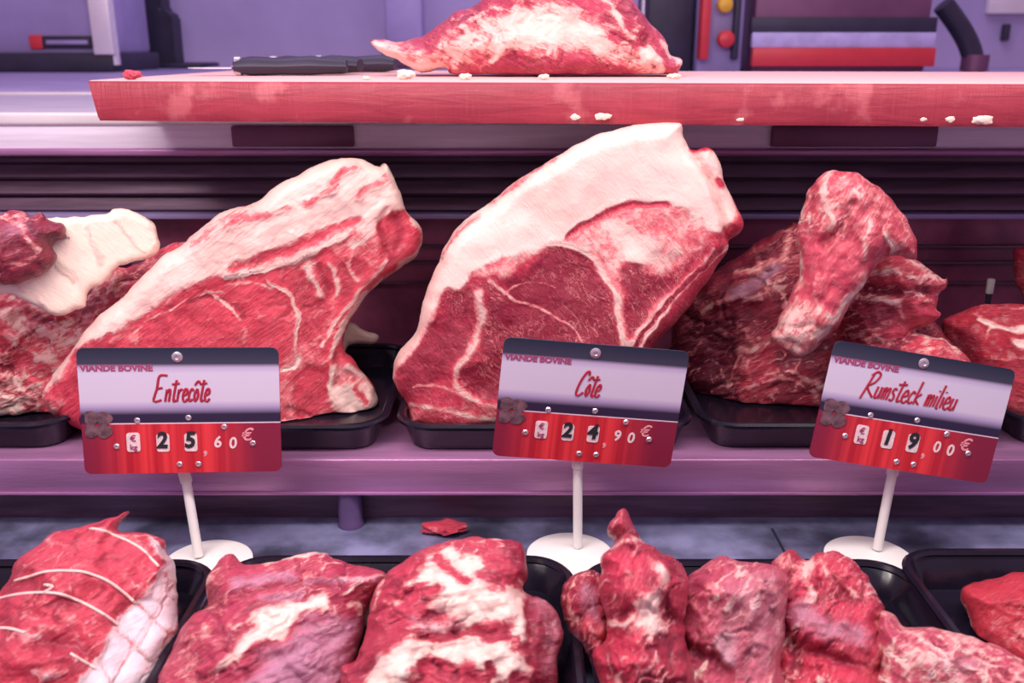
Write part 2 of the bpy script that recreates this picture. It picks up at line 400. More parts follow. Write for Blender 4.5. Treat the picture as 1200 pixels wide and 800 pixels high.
def spline(pts, closed=True, sub=6):
    P = np.array(pts, float); n = len(P); out = []
    rng = range(n if closed else n-1)
    for i in rng:
        if closed: p0, p1, p2, p3 = P[(i-1) % n], P[i], P[(i+1) % n], P[(i+2) % n]
        else: p0, p1, p2, p3 = P[max(i-1, 0)], P[i], P[i+1], P[min(i+2, n-1)]
        for k in range(sub):
            t = k/sub
            out.append(.5*((2*p1)+(-p0+p2)*t+(2*p0-5*p1+4*p2-p3)*t*t+(-p0+3*p1-3*p2+p3)*t**3))
    if not closed: out.append(P[-1])
    return np.array(out)
def seg_dist(X, Y, P, closed):
    best = np.full(X.shape, 1e9); bx_ = np.zeros(X.shape); by_ = np.zeros(X.shape)
    n = len(P)
    for i in range(n if closed else n-1):
        ax, ay = P[i]; cx, cy = P[(i+1) % n]; dx, dy = cx-ax, cy-ay; L2 = dx*dx+dy*dy+1e-9
        t = np.clip(((X-ax)*dx+(Y-ay)*dy)/L2, 0, 1); qx = ax+t*dx; qy = ay+t*dy
        d = (X-qx)**2+(Y-qy)**2; m = d < best
        best = np.where(m, d, best); bx_ = np.where(m, qx, bx_); by_ = np.where(m, qy, by_)
    return np.sqrt(best), bx_, by_
def inside(X, Y, P):
    r = np.zeros(X.shape, bool); n = len(P)
    for i in range(n):
        x1, y1 = P[i]; x2, y2 = P[(i+1) % n]
        if y1 == y2: continue
        c = ((y1 > Y) != (y2 > Y)) & (X < (x2-x1)*(Y-y1)/(y2-y1)+x1); r ^= c
    return r
def crop(x0, y0, s): return lambda pts: [(x0+a/s, y0+b_/s) for a, b_ in pts]
SM = lambda d, w_: 1/(1+np.exp(-np.clip(d/w_, -30, 30)))

MEATS = {}
def meat(name, label, cat, outline, mat, Y, elev, feats, T=.045, Tb=.04, R=70, floor=None, ctr=None, step=1.8, rag=1.5,
         bumps=2.0, bsc=26, warp=5, tilt=(0, 0), group=None, base=(0, .3, 0), parts=(), seed=1, pw=.42, streak=None, lump=0,
         web=None, cav=None, wang=0):
    OL = np.array(outline, float)
    if ctr is None: ctr = ((OL[:, 0].min()+OL[:, 0].max())/2, (OL[:, 1].min()+OL[:, 1].max())/2)
    Cn = atY(ctr[0], ctr[1], Y); Dv = (CAM-Cn).normalized()
    az = math.atan2(Dv.x, -Dv.y); e = math.radians(elev)
    Nn = Vector((math.sin(az)*math.cos(e), -math.cos(az)*math.cos(e), math.sin(e)))
    U = Vector((math.cos(az), math.sin(az), 0)); V = Nn.cross(U)
    mpp = (Cn-CAM).length/FPX*math.sqrt(1)   # metres per picture pixel at the centre
    def toplane(p):
        r = ray(*p); t = (Cn-CAM).dot(Nn)/r.dot(Nn); q = CAM+r*t-Cn
        return (q.dot(U)/mpp, q.dot(V)/mpp)
    P = spline([toplane(p) for p in outline], True, 6)
    nz = fbm(P[:, 0]*1.0, P[:, 1]*1.0, 16, seed+50, 3)*rag*2.2
    tn = np.roll(P, -1, 0)-np.roll(P, 1, 0); tn /= (np.linalg.norm(tn, axis=1)[:, None]+1e-9)
    P = P+np.stack([tn[:, 1], -tn[:, 0]], 1)*nz[:, None]
    x0, y0 = P.min(0)-step*2; x1, y1 = P.max(0)+step*2
    gx = np.arange(x0, x1, step); gy = np.arange(y0, y1, step); X, Yg = np.meshgrid(gx, gy)
    d, qx, qy = seg_dist(X, Yg, P, True); ins = inside(X, Yg, P)
    # cells touched by the inside
    cell = ins[:-1, :-1] | ins[1:, :-1] | ins[:-1, 1:] | ins[1:, 1:]
    used = np.zeros(X.shape, bool); used[:-1, :-1] |= cell; used[1:, :-1] |= cell; used[:-1, 1:] |= cell; used[1:, 1:] |= cell
    rim = used & ~ins
    dd = np.where(ins, d, 0)
    Xs = np.where(rim, qx, X); Ys = np.where(rim, qy, Yg)
    pr = 1-np.clip(dd/R, 0, 1); prof = np.power(np.clip(1-pr**2, 0, 1), pw)
    n_l = fbm(X, Yg, bsc*2.6, seed, 3); n_m = fbm(X, Yg, bsc, seed+9, 4, .55)
    edge = np.clip(dd/14, 0, 1)
    H = T*prof*(1+.22*n_l) + (tilt[0]*X+tilt[1]*Yg)*mpp*edge
    wx = X+fbm(X, Yg, 22, seed+5, 3)*warp*1.6; wy = Yg+fbm(X, Yg, 22, seed+6, 3)*warp*1.6
    K = np.ones(X.shape)
    for f in feats:
        if 'K' in f[1]:
            q = spline([toplane(p) for p in f[4]], True, 4); ds, _, _ = seg_dist(wx, wy, q, True); K = K*(1-SM(np.where(inside(wx, wy, q), ds, -ds), f[2]/2.2)*f[3])
    H = H+edge*bumps*.001*n_m*1.6*K
    if streak:
        a, ln, wd, am = streak; ca, sa = math.cos(math.radians(a)), math.sin(math.radians(a))
        xr = X*ca+Yg*sa; yr = -X*sa+Yg*ca
        H = H+edge*K*am*.001*fbm(xr*wd/ln, yr, wd, seed+77, 3)
    if lump: H = H+edge*K*lump*.001*(1-np.abs(fbm(X, Yg, bsc*1.3, seed+33, 2))*2)
    ch = {'F': np.full(X.shape, float(base[0])), 'D': np.full(X.shape, float(base[1]))+n_l*.25, 'M': np.full(X.shape, float(base[2]))}
    ca_, sa_ = math.cos(math.radians(wang)), math.sin(math.radians(wang))
    def aniso(st, wp, sd):
        xx = X+fbm(X, Yg, 30, sd+3, 3)*wp; yy = Yg+fbm(X, Yg, 30, sd+4, 3)*wp
        return (xx*ca_+yy*sa_)/st, -xx*sa_+yy*ca_
    if web:
        sc_, wd_, am_, hh_ = web; a_, b2_ = aniso(2.0, 14, seed+90)
        gate = np.clip(.55+1.6*fbm(X, Yg, 60, seed+91, 2), 0, 1)
        r1 = np.clip(1-np.abs(fbm(a_, b2_, sc_, seed+92, 3))/wd_, 0, 1)**1.4; r2 = np.clip(1-np.abs(fbm(a_, b2_, sc_*.45, seed+93, 3))/(wd_*1.1), 0, 1)**1.4*.7
        r_ = np.maximum(r1, r2)*gate*K; ch['F'] = ch['F']+r_*am_; H = H+edge*r_*hh_*.001
    if cav:  # creases: their shade is put into the colour as well as sunk in relief
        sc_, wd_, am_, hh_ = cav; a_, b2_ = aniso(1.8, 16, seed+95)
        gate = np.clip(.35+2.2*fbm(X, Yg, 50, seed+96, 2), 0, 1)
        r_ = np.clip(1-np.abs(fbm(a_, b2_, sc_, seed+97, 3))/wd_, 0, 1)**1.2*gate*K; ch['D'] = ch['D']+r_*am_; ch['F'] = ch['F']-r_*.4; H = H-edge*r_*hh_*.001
    for f in feats:
        kind, c, wid, v = f[0], f[1], f[2], f[3]; h = f[5] if len(f) > 5 else 0
        pts = [toplane(p) for p in f[4]]
        if kind == 'S':
            q = spline(pts, False, 4) if len(pts) > 2 else np.array(pts)
            ds, _, _ = seg_dist(wx, wy, q, False); a = np.exp(-(ds/wid)**2)
            if h:
                ds2, _, _ = seg_dist(X+(wx-X)*.5, Yg+(wy-Yg)*.5, q, False); H = H+h*.001*np.exp(-(ds2/(wid*1.15))**2)*edge
        else:
            q = spline(pts, True, 4); ds, _, _ = seg_dist(wx, wy, q, True); s_ = inside(wx, wy, q)
            a = SM(np.where(s_, ds, -ds), wid/2.2)
            if h: H = H+h*.001*a*edge
        for cc in c:
            if cc in ch: ch[cc] = ch[cc]*(1-a)+v*a
    H = np.where(rim, 0, np.maximum(H, .0008)); HB = np.where(rim, 0, Tb*prof*(1+.15*n_l))
    idx = -np.ones(X.shape, int); iu = np.nonzero(used); idx[iu] = np.arange(len(iu[0]))
    nf = len(iu[0]); bi = -np.ones(X.shape, int); ib = np.nonzero(used & ins); bi[ib] = nf+np.arange(len(ib[0])); bi[rim] = idx[rim]
    Uv, Vv, Dd, Nv, Cv = map(lambda v: np.array(v), (U, V, Dv, Nn, Cn))
    def pos(ii, h, dirv): return Cv+np.outer(Xs[ii]*mpp, Uv)+np.outer(Ys[ii]*mpp, Vv)+np.outer(h[ii], dirv)
    W = np.vstack([pos(iu, H, Dd), pos(ib, -HB, Dd*.5+np.array((0, -1, 0))*.5*(-1)*(-1) if 0 else Dd)])
    if floor is not None:
        fl = floor; low = W[:, 2] < fl+.004
        W[:, 2] = np.where(low, fl+.004*np.exp(np.clip((W[:, 2]-fl-.004)/.004, -20, 0))*.9, W[:, 2])
    # local frame: x=U, y=V, z=N (so fibre textures run in the plane)
    Rm = np.stack([Uv, Vv, Nv], 1); Lc = (W-Cv) @ Rm
    j, i = np.nonzero(cell)
    fq = np.stack([idx[j, i], idx[j, i+1], idx[j+1, i+1], idx[j+1, i]], 1)
    bq = np.stack([bi[j, i], bi[j+1, i], bi[j+1, i+1], bi[j, i+1]], 1)
    col = np.stack([np.concatenate([ch[c][iu], ch[c][ib]]) for c in 'FDM'], 1); col = np.clip(col, 0, 1)
    cxs = (Xs[j, i]+Xs[j, i+1]+Xs[j+1, i+1]+Xs[j+1, i])/4; cys = (Ys[j, i]+Ys[j, i+1]+Ys[j+1, i+1]+Ys[j+1, i])/4
    cwx = (wx[j, i]+wx[j+1, i+1])/2; cwy = (wy[j, i]+wy[j+1, i+1])/2
    rot = Matrix((U, V, Nn)).transposed().to_euler()
    def mk(nm, faces, parent=None):
        us, inv = np.unique(faces, return_inverse=True); inv = inv.reshape(faces.shape)
        me = bpy.data.meshes.new(nm); me.from_pydata(Lc[us].tolist(), [], inv.tolist()); me.update()
        ca = me.color_attributes.new('cut', 'FLOAT_COLOR', 'POINT')
        arr = np.concatenate([col[us], np.ones((len(us), 1))], 1).astype(np.float32).ravel(); ca.data.foreach_set('color', arr)
        me.polygons.foreach_set('use_smooth', np.ones(len(me.polygons), bool)); 
        return link(nm, me, mat, parent)
    left = np.ones(len(fq), bool); kids = []
    for pn, poly, pl in parts:
        q = spline([toplane(p) for p in poly], True, 4); s_ = inside(cwx, cwy, q) & left
        if s_.any(): kids.append((pn, fq[s_], pl)); left &= ~s_
    body = mk(name, np.vstack([fq[left], bq])); body.location = Cn; body.rotation_euler = rot
    tag(body, label, cat, group)
    for pn, fc, pl in kids:
        k = mk(pn, fc, body)
        if pl: k['label'] = pl
    def surf(p, up=0.0):   # local point on the front surface under a picture point
        a, b_ = toplane(p); ii = min(max(int(round((b_-y0)/step)), 0), X.shape[0]-1); jj = min(max(int(round((a-x0)/step)), 0), X.shape[1]-1)
        h = H[ii, jj]+up; q = Cv+Uv*a*mpp+Vv*b_*mpp+Dd*h; return Vector(((q-Cv) @ Rm).tolist())
    MEATS[name] = body; return body, surf

ZF = .0785; ZL = .0045
GU = None
# ---- côte: rib joint in the middle
c6 = crop(450, 140, 2.105)
cote_out = c6([(25, 610), (40, 570), (80, 520), (98, 450), (125, 380), (150, 320), (190, 260), (250, 212), (268, 200), (330, 150), (400, 110), (480, 60), (560, 30), (640, 15), (725, 10), (737, 45), (755, 78), (798, 72), (825, 110), (840, 160), (880, 240), (878, 275), (850, 298), (848, 320), (830, 350), (780, 420), (720, 500), (660, 560), (640, 620), (610, 700), (560, 745), (400, 762), (280, 760), (170, 765), (75, 752), (60, 720), (55, 690), (30, 650)])
cote_cap = c6([(100, 560), (160, 425), (200, 425), (230, 378), (300, 340), (350, 330), (420, 308), (460, 285), (500, 255), (560, 225), (620, 208), (680, 212), (740, 232), (790, 280), (830, 270), (800, 180), (760, 90), (735, -20), (500, -20), (200, 150), (60, 400), (10, 600)])
m_cote = meat_mat('rib_meat', stri=.15, ang=-50, marble=.55, fs=50, msc=75, grain=.75, fib=(1, 2), light=(0.698, 0.050, 0.101), dark=(0.272, 0.011, 0.038))
F = [
 ('P', 'F', 9, .62, c6([(230, 378), (430, 300), (560, 225), (680, 212), (790, 290), (700, 420), (620, 560), (560, 560), (560, 420), (480, 330), (400, 320), (300, 400)])),
 ('P', 'D', 8, .25, c6([(230, 378), (430, 300), (560, 225), (680, 212), (790, 290), (700, 420), (620, 560), (560, 560), (560, 420), (480, 330), (400, 320), (300, 400)])),
 ('P', 'K', 7, .7, cote_cap), ('P', 'F', 7, 1.0, cote_cap, 2),
 ('P', 'D', 6, .9, c6([(345, 385), (430, 318), (480, 332), (525, 380), (552, 450), (565, 560), (300, 620), (250, 560), (255, 460), (300, 415)]), -1.5),
 ('P', 'F', 6, 0, c6([(345, 385), (430, 318), (480, 332), (525, 380), (552, 450), (565, 560), (300, 620), (250, 560), (255, 460), (300, 415)])),
 ('P', 'D', 8, .75, c6([(70, 600), (110, 520), (150, 470), (220, 420), (285, 400), (240, 470), (225, 540), (185, 590), (120, 650), (70, 660)]), -1),
 ('P', 'F', 8, .08, c6([(80, 600), (110, 520), (150, 470), (220, 420), (285, 400), (240, 470), (225, 540), (185, 590), (120, 650), (70, 660)])),
 ('S', 'F', 7, .72, c6([(245, 430), (250, 480), (225, 560), (195, 600), (190, 640), (230, 680), (330, 710)]), 1),
 ('P', 'D', 5, 1, c6([(195, 620), (235, 598), (300, 600), (300, 672), (225, 662)]), -1.5),
 ('P', 'F', 5, 0, c6([(195, 620), (235, 598), (300, 600), (300, 672), (225, 662)])),
 ('S', 'F', 4, .8, c6([(415, 306), (480, 322), (530, 368), (565, 430), (580, 500), (590, 570)]), 1.2),
 ('S', 'F', 2.5, .7, c6([(270, 400), (330, 445), (400, 470), (470, 520), (500, 560)])),
 ('S', 'F', 2, .5, c6([(300, 430), (360, 400), (430, 420)])),
 ('P', 'D', 5, .95, c6([(582, 372), (615, 360), (650, 395), (705, 400), (640, 470), (605, 530), (592, 450)]), -2),
 ('P', 'F', 5, 0, c6([(582, 372), (615, 360), (650, 395), (705, 400), (640, 470), (605, 530), (592, 450)])),
 ('P', 'F', 5, .96, c6([(538, 268), (562, 255), (640, 305), (668, 335), (615, 355), (560, 292)]), 2),
 ('P', 'F', 10, .55, c6([(585, 235), (680, 222), (745, 245), (765, 300), (720, 335), (655, 320), (610, 275)]), 3),
 ('S', 'F', 3.5, .85, c6([(845, 312), (745, 400), (660, 505), (620, 570)]), 2),
 ('S', 'F', 3, .75, c6([(800, 325), (710, 420), (640, 500), (600, 560)]), 1),
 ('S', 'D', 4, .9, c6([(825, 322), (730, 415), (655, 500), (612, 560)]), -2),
 ('S', 'F', 3, .0, c6([(822, 322), (728, 412), (652, 500), (612, 560)])),
 ('S', 'D', 6, .6, c6([(770, 330), (690, 400)])),
 ('S', 'F', 6, .0, c6([(760, 345), (690, 405)])),
 ('P', 'F', 5, .85, c6([(758, 82), (798, 74), (826, 112), (868, 240), (840, 290), (800, 190)]), 0),
 ('S', 'F', 5, .0, c6([(817, 160), (819, 164)])), ('S', 'F', 7, .0, c6([(845, 275), (872, 262)])), ('S', 'F', 7, .0, c6([(760, 78), (800, 72)])),
 ('S', 'x', 4, 0, c6([(745, 70), (775, 130), (805, 190), (835, 290)]), -9),
 ('S', 'F', 3, .1, c6([(450, 292), (500, 262), (560, 232), (620, 214), (690, 216)]), -2.5),
 ('S', 'F', 6, .65, c6([(28, 640), (50, 590), (95, 540), (130, 470)]), 1),
 ('P', 'F', 6, .42, c6([(55, 690), (120, 690), (270, 700), (420, 720), (560, 745), (300, 765), (80, 755)])),
 ('S', 'F', 3, .7, c6([(80, 690), (160, 705), (290, 735)])), ('S', 'F', 2.5, .6, c6([(90, 650), (150, 640), (190, 660)])),
 ('S', 'F', 4, .5, c6([(150, 335), (190, 280), (240, 240)])), ('S', 'F', 6, .55, c6([(270, 205), (340, 155), (420, 105)])),
]
meat('rib_joint', 'tall rib joint with thick cream fat cap, standing behind the Côte sign', 'meat', cote_out, m_cote, .893, 7, F,
     T=.034, Tb=.04, R=25, floor=ZF, web=(26, .10, .30, .5), cav=None, wang=-50, seed=3, bumps=1.3, bsc=30, warp=3, tilt=(0, -.03), rag=.9, base=(.08, .35, 0),
     parts=[('fat_cap', cote_cap, 'smooth thick cream fat cap')])

# ---- entrecôte: leaning joint at left
c5 = crop(240, 170, 2.287); c4 = crop(0, 230, 2.667)
ent_out = c4([(130, 620), (180, 540), (250, 450), (300, 380), (400, 300), (500, 195), (550, 163), (640, 93)]) + c5([(50, 180), (130, 160), (200, 105), (290, 60), (350, 38), (420, 38), (462, 62), (482, 55), (520, 130), (535, 180), (575, 220), (581, 255), (560, 300), (500, 345), (440, 390), (400, 450), (376, 500), (372, 545), (400, 580), (450, 640), (465, 690), (440, 725), (380, 748), (330, 740), (260, 775), (200, 785)]) + [(300, 508), (230, 508), (160, 506), (110, 506), (80, 495), (58, 478)]
ent_cap = c4([(100, 660), (150, 620), (200, 560), (270, 480), (330, 440), (400, 402), (500, 335), (600, 280), (680, 252), (760, 243)]) + c5([(100, 345), (200, 320), (290, 285), (360, 250), (430, 235), (455, 190), (520, 180), (540, 120), (480, 20), (300, 20), (0, 150), (-100, 240)]) + [(100, 340), (20, 450)]
m_ent = meat_mat('sirloin_meat', stri=.25, ang=35, marble=.35, fs=50, msc=48, grain=.9, light=(0.737, 0.061, 0.106), dark=(0.383, 0.016, 0.045))
F = [
 ('P', 'F', 8, .93, ent_cap, 2),
 ('P', 'F', 12, .5, c5([(-10, 225), (60, 180), (135, 165), (150, 185), (60, 235), (-30, 270)])),
 ('S', 'F', 6, .35, c5([(80, 330), (180, 295), (270, 260), (350, 225), (400, 205)]), -2),
 ('S', 'F', 4, .15, c5([(150, 305), (220, 285), (300, 255)]), -1),
 ('S', 'F', 3, 1, c5([(60, 350), (160, 335), (250, 305), (330, 270), (370, 245)]), 2.5),
 ('S', 'F', 5, .45, c5([(330, 115), (360, 90), (400, 70)])), ('S', 'F', 6, .5, c5([(400, 150), (440, 120), (470, 100)])),
 ('S', 'F', 5, .5, c5([(260, 165), (300, 145), (340, 130)])), ('S', 'F', 5, .55, c5([(120, 200), (170, 190), (220, 180)])),
 ('P', 'F', 6, .5, c5([(200, 330), (300, 290), (380, 250), (450, 240), (460, 300), (400, 380), (340, 460), (300, 540), (230, 560), (250, 480), (225, 410)])),
 ('P', 'D', 6, .55, c5([(205, 350), (260, 350), (290, 400), (330, 440), (300, 500), (250, 540), (250, 460), (230, 410)]), -1.5),
 ('P', 'F', 5, .03, c5([(210, 355), (255, 350), (285, 400), (325, 440), (290, 500), (255, 520), (250, 460), (230, 410)])),
 ('P', 'F', 5, .0, c5([(300, 300), (335, 290), (345, 340), (330, 400), (300, 380)])), ('P', 'D', 5, .6, c5([(355, 330), (395, 300), (420, 320), (390, 380), (350, 420)]), -2), ('P', 'F', 5, .1, c5([(355, 330), (395, 300), (420, 320), (390, 380), (350, 420)])),
 ('P', 'F', 5, .12, c5([(470, 185), (530, 178), (572, 232), (560, 280), (500, 315), (455, 300), (468, 240)]), -1),
 ('P', 'D', 5, .45, c5([(470, 185), (530, 178), (572, 232), (560, 280), (500, 315), (455, 300), (468, 240)])),
 ('P', 'F', 3, .02, c5([(485, 190), (520, 186), (545, 215), (530, 260), (500, 290), (480, 270)]), -3), ('S', 'D', 5, .9, c5([(500, 200), (515, 240), (500, 280)]), -2), ('S', 'F', 7, .8, c5([(475, 180), (520, 165), (545, 185), (578, 232), (580, 258), (560, 300), (495, 345)]), 1.5), ('S', 'F', 6, .75, c5([(395, 265), (430, 240), (450, 200), (465, 180)]), 2), ('S', 'D', 4, .8, c5([(300, 330), (320, 380), (300, 440)]), -2), ('S', 'F', 4, .8, c5([(270, 330), (290, 370), (300, 400)]), 1.5), ('S', 'F', 4, .7, c5([(330, 320), (350, 350), (345, 400)]), 1.5), ('S', 'F', 3.5, .7, c5([(390, 290), (380, 330), (400, 360)]), 1.5),
 ('S', 'D', 2.5, 1, c5([(472, 180), (455, 215), (465, 255), (475, 290)]), -4),
 ('S', 'F', 5, .8, c5([(540, 315), (440, 385), (385, 450), (350, 520), (330, 580)]), 2),
 ('S', 'F', 3, .75, c5([(470, 310), (400, 400), (345, 470), (310, 540)]), 1),
 ('S', 'F', 2.5, .85, c5([(165, 362), (222, 415), (247, 480), (240, 545)]), 1),
 ('S', 'F', 2.2, .75, c5([(0, 395), (60, 435), (95, 470)])), ('S', 'F', 2.5, .6, c5([(60, 375), (120, 370), (180, 385)])),
 ('S', 'F', 2.2, .6, c4([(420, 420), (500, 370), (600, 320), (690, 300)])),
 ('S', 'D', 3, 1, c4([(600, 330), (660, 320), (740, 350), (760, 375)]), -1),
 ('P', 'F', 5, .45, c5([(205, 560), (330, 560), (440, 640), (460, 700), (380, 745), (200, 790)])),
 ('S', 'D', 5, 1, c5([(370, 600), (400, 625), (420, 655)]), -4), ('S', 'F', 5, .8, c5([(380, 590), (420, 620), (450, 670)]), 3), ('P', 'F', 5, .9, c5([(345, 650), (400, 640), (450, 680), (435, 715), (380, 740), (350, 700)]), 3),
 ('P', 'F', 4, .0, c5([(255, 600), (300, 590), (330, 640), (300, 680), (250, 720), (235, 660)]), -3),
 ('P', 'D', 4, .3, c5([(255, 600), (300, 590), (330, 640), (300, 680), (250, 720), (235, 660)])),
 ('S', 'D', 4, .9, c5([(380, 690), (410, 715), (450, 700)]), -3), ('S', 'F', 4, .3, c5([(395, 650), (420, 680)]), -2), ('P', 'DM', 4, .8, c5([(310, 715), (350, 720), (370, 745), (310, 745)]), -3),
 ('S', 'D', 4, 1, c5([(345, 560), (350, 610), (345, 640)]), -4), ('S', 'F', 4, .9, c5([(340, 590), (330, 650), (360, 690)]), 2),
 ('S', 'F', 4, .9, c5([(205, 600), (240, 590), (250, 560)])), ('S', 'F', 4, .8, c5([(205, 740), (250, 745), (280, 770)]), 1),
 ('S', 'D', 4, 1, c5([(215, 700), (260, 715), (300, 735)]), -4),
 ('P', 'F', 5, .5, c4([(130, 620), (200, 600), (230, 640), (200, 700), (150, 660)])),
]
meat('rib_joint', 'long leaning beef joint with pale fat back, behind the Entrecôte sign', 'meat', ent_out, m_ent, .915, 7, F,
     T=.032, Tb=.04, R=20, floor=ZF, web=(30, .12, .42, .8), cav=(34, .10, .5, 1.5), wang=35, seed=11, bumps=2, bsc=26, warp=3.5, rag=1.2, base=(.05, .25, 0),
     parts=[('fat_cap', ent_cap, 'pale streaked fat back')])

# ---- left pile
c8 = crop(0, 230, 2.963)
m_trim = meat_mat('trimming_meat', ang=20, marble=.35, fs=45, msc=40, grain=1.5, light=(0.698, 0.054, 0.101), dark=(0.221, 0.010, 0.035))
m_sheet = meat_mat('fat_sheet', ang=-45, marble=0, fs=45, grain=.6, fat=(.90, .72, .60))
m_chunk = meat_mat('dark_chunk', ang=20, marble=.4, fs=45, msc=50, grain=1.2, light=(0.485, 0.029, 0.064), dark=(0.145, 0.008, 0.035))
meat('trimmed_beef', 'ragged red trimmings under the cream fat sheet, left end of shelf', 'meat',
     c8([(-150, 330), (0, 330), (60, 345), (200, 370), (290, 350), (330, 300), (385, 245), (440, 250), (520, 205), (600, 165), (660, 180), (640, 330), (560, 480), (420, 600), (330, 720), (230, 800), (150, 772), (60, 768), (0, 765), (-150, 770)]),
     m_trim, .945, 10, [
 ('P', 'D', 8, .9, c8([(0, 540), (60, 600), (120, 700), (60, 760), (0, 760)]), -5), ('S', 'F', 8, .7, c8([(0, 400), (60, 440), (100, 480), (180, 470)]), 3),
 ('P', 'F', 7, .75, c8([(200, 490), (260, 470), (275, 495), (220, 512)]), 2), ('S', 'F', 6, .55, c8([(60, 500), (120, 560), (150, 600)]), 3),
 ('S', 'D', 6, 1, c8([(280, 420), (330, 350), (420, 290), (540, 210)]), -4), ('S', 'F', 5, .5, c8([(310, 390), (370, 300), (420, 260)]), 3),
 ('S', 'F', 6, .6, c8([(160, 560), (210, 540), (240, 580)]), 3), ('S', 'F', 5, .5, c8([(20, 640), (80, 680), (130, 720)]), 2),
 ('S', 'D', 5, .9, c8([(90, 410), (180, 430), (260, 440)]), -4), ('S', 'F', 5, .45, c8([(70, 380), (120, 400), (180, 440)]), 2),
 ], T=.032, Tb=.04, R=50, floor=ZF, web=(22, .16, .7, 1.5), cav=(22, .16, .9, 5), wang=20, seed=21, bumps=5, bsc=17, rag=2.5, base=(.40, .15, 0), lump=3)
meat('fat_sheet', 'cream sheet of beef fat draped over red trimmings, left end of shelf', 'fat',
     c8([(-60, 335), (-60, 100), (60, 70), (180, 72), (270, 68), (350, 66), (400, 40), (470, 55), (530, 98), (552, 168), (510, 215), (400, 250), (358, 300), (310, 342), (302, 388), (240, 402), (185, 412), (130, 382), (50, 342), (0, 338)]),
     m_sheet, .880, 14, [
 ('S', 'F', 4, .74, c8([(470, 60), (525, 100), (545, 165), (505, 210)])), ('S', 'F', 3, .74, c8([(200, 250), (250, 270), (260, 300)]), -1),
 ('S', 'F', 3, .76, c8([(60, 310), (130, 340), (180, 400)]), -1), ('S', 'x', 7, 0, c8([(150, 262), (220, 270), (300, 340)]), -3), ('S', 'F', 3, .74, c8([(400, 90), (440, 120), (500, 190)])),
 ('S', 'F', 3, .76, c8([(300, 120), (340, 180), (350, 240)])),
 ], T=.008, Tb=.010, R=9, seed=23, bumps=1.2, bsc=60, rag=1.8, base=(1, .2, 0))
meat('beef_chunk', 'dark red rough chunk lying on the fat sheet, upper left edge', 'meat',
     c8([(-120, 70), (0, 62), (60, 52), (110, 65), (150, 50), (172, 82), (215, 98), (225, 130), (250, 150), (200, 155), (192, 190), (196, 215), (150, 262), (60, 300), (0, 300), (-120, 290)]),
     m_chunk, .858, 14, [
 ('P', 'M', 12, .6, c8([(0, 90), (70, 80), (80, 140), (0, 170)])), ('S', 'F', 4, .6, c8([(10, 230), (50, 250), (90, 240), (130, 215)]), 2),
 ('S', 'F', 4, .6, c8([(60, 90), (90, 150), (130, 180)]), 2), ('S', 'D', 5, 1, c8([(100, 80), (120, 120), (180, 140)]), -4), ('P', 'F', 5, .3, c8([(0, 210), (60, 205), (120, 220), (60, 290), (0, 295)])),
 ], T=.030, Tb=.02, R=32, web=(20, .12, .5, 1), cav=(18, .14, .8, 3), seed=25, bumps=4, bsc=16, rag=2.2, base=(.1, .55, 0), lump=3)

# ---- right pile (rumsteck)
c7 = crop(780, 180, 2.352)
m_rump = meat_mat('rump_meat', ang=30, marble=.45, fs=40, msc=40, grain=1.1, light=(0.533, 0.029, 0.069), dark=(0.145, 0.008, 0.030))
m_flap = meat_mat('flap_meat', ang=65, marble=.5, fs=50, msc=55, grain=1.0, light=(0.660, 0.072, 0.127), dark=(0.357, 0.024, 0.050))
meat('rump_piece', 'large dark red rump piece at the bottom of the right-hand pile', 'meat',
     c7([(360, 190), (340, 205), (280, 228), (200, 280), (130, 330), (70, 390), (30, 440), (20, 520), (40, 600), (90, 685), (180, 742), (260, 750), (400, 750), (560, 755), (760, 740), (830, 650), (800, 540), (700, 420), (560, 300), (450, 220)]),
     m_rump, .962, 9, [
 ('S', 'F', 7, .6, c7([(200, 340), (260, 325), (330, 300), (350, 240)]), 2), ('S', 'M', 9, .8, c7([(200, 400), (250, 370), (310, 330)])),
 ('S', 'F', 6, .6, c7([(110, 440), (170, 410), (240, 400), (300, 380)]), 3), ('P', 'D', 10, .9, c7([(60, 450), (180, 470), (200, 560), (220, 700), (120, 680), (50, 560)]), -6),
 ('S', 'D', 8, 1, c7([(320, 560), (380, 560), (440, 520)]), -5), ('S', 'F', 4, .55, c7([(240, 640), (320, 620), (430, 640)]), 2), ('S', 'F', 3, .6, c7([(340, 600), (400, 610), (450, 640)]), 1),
 ('S', 'F', 4, .5, c7([(230, 560), (250, 620), (270, 700)]), 1), ('P', 'D', 8, .2, c7([(270, 500), (300, 560), (300, 660), (240, 700), (220, 600)])), ('S', 'F', 5, .5, c7([(240, 490), (270, 540)]), 2),
 ('S', 'D', 6, .95, c7([(150, 330), (230, 310), (320, 260)]), -3),
 ], T=.05, Tb=.05, R=85, floor=ZF, web=(26, .14, .6, 1.2), cav=(30, .12, .8, 3.5), wang=30, seed=31, bumps=4, bsc=34, rag=1.6, base=(.08, .6, 0), streak=(25, 60, 10, 3), lump=3)
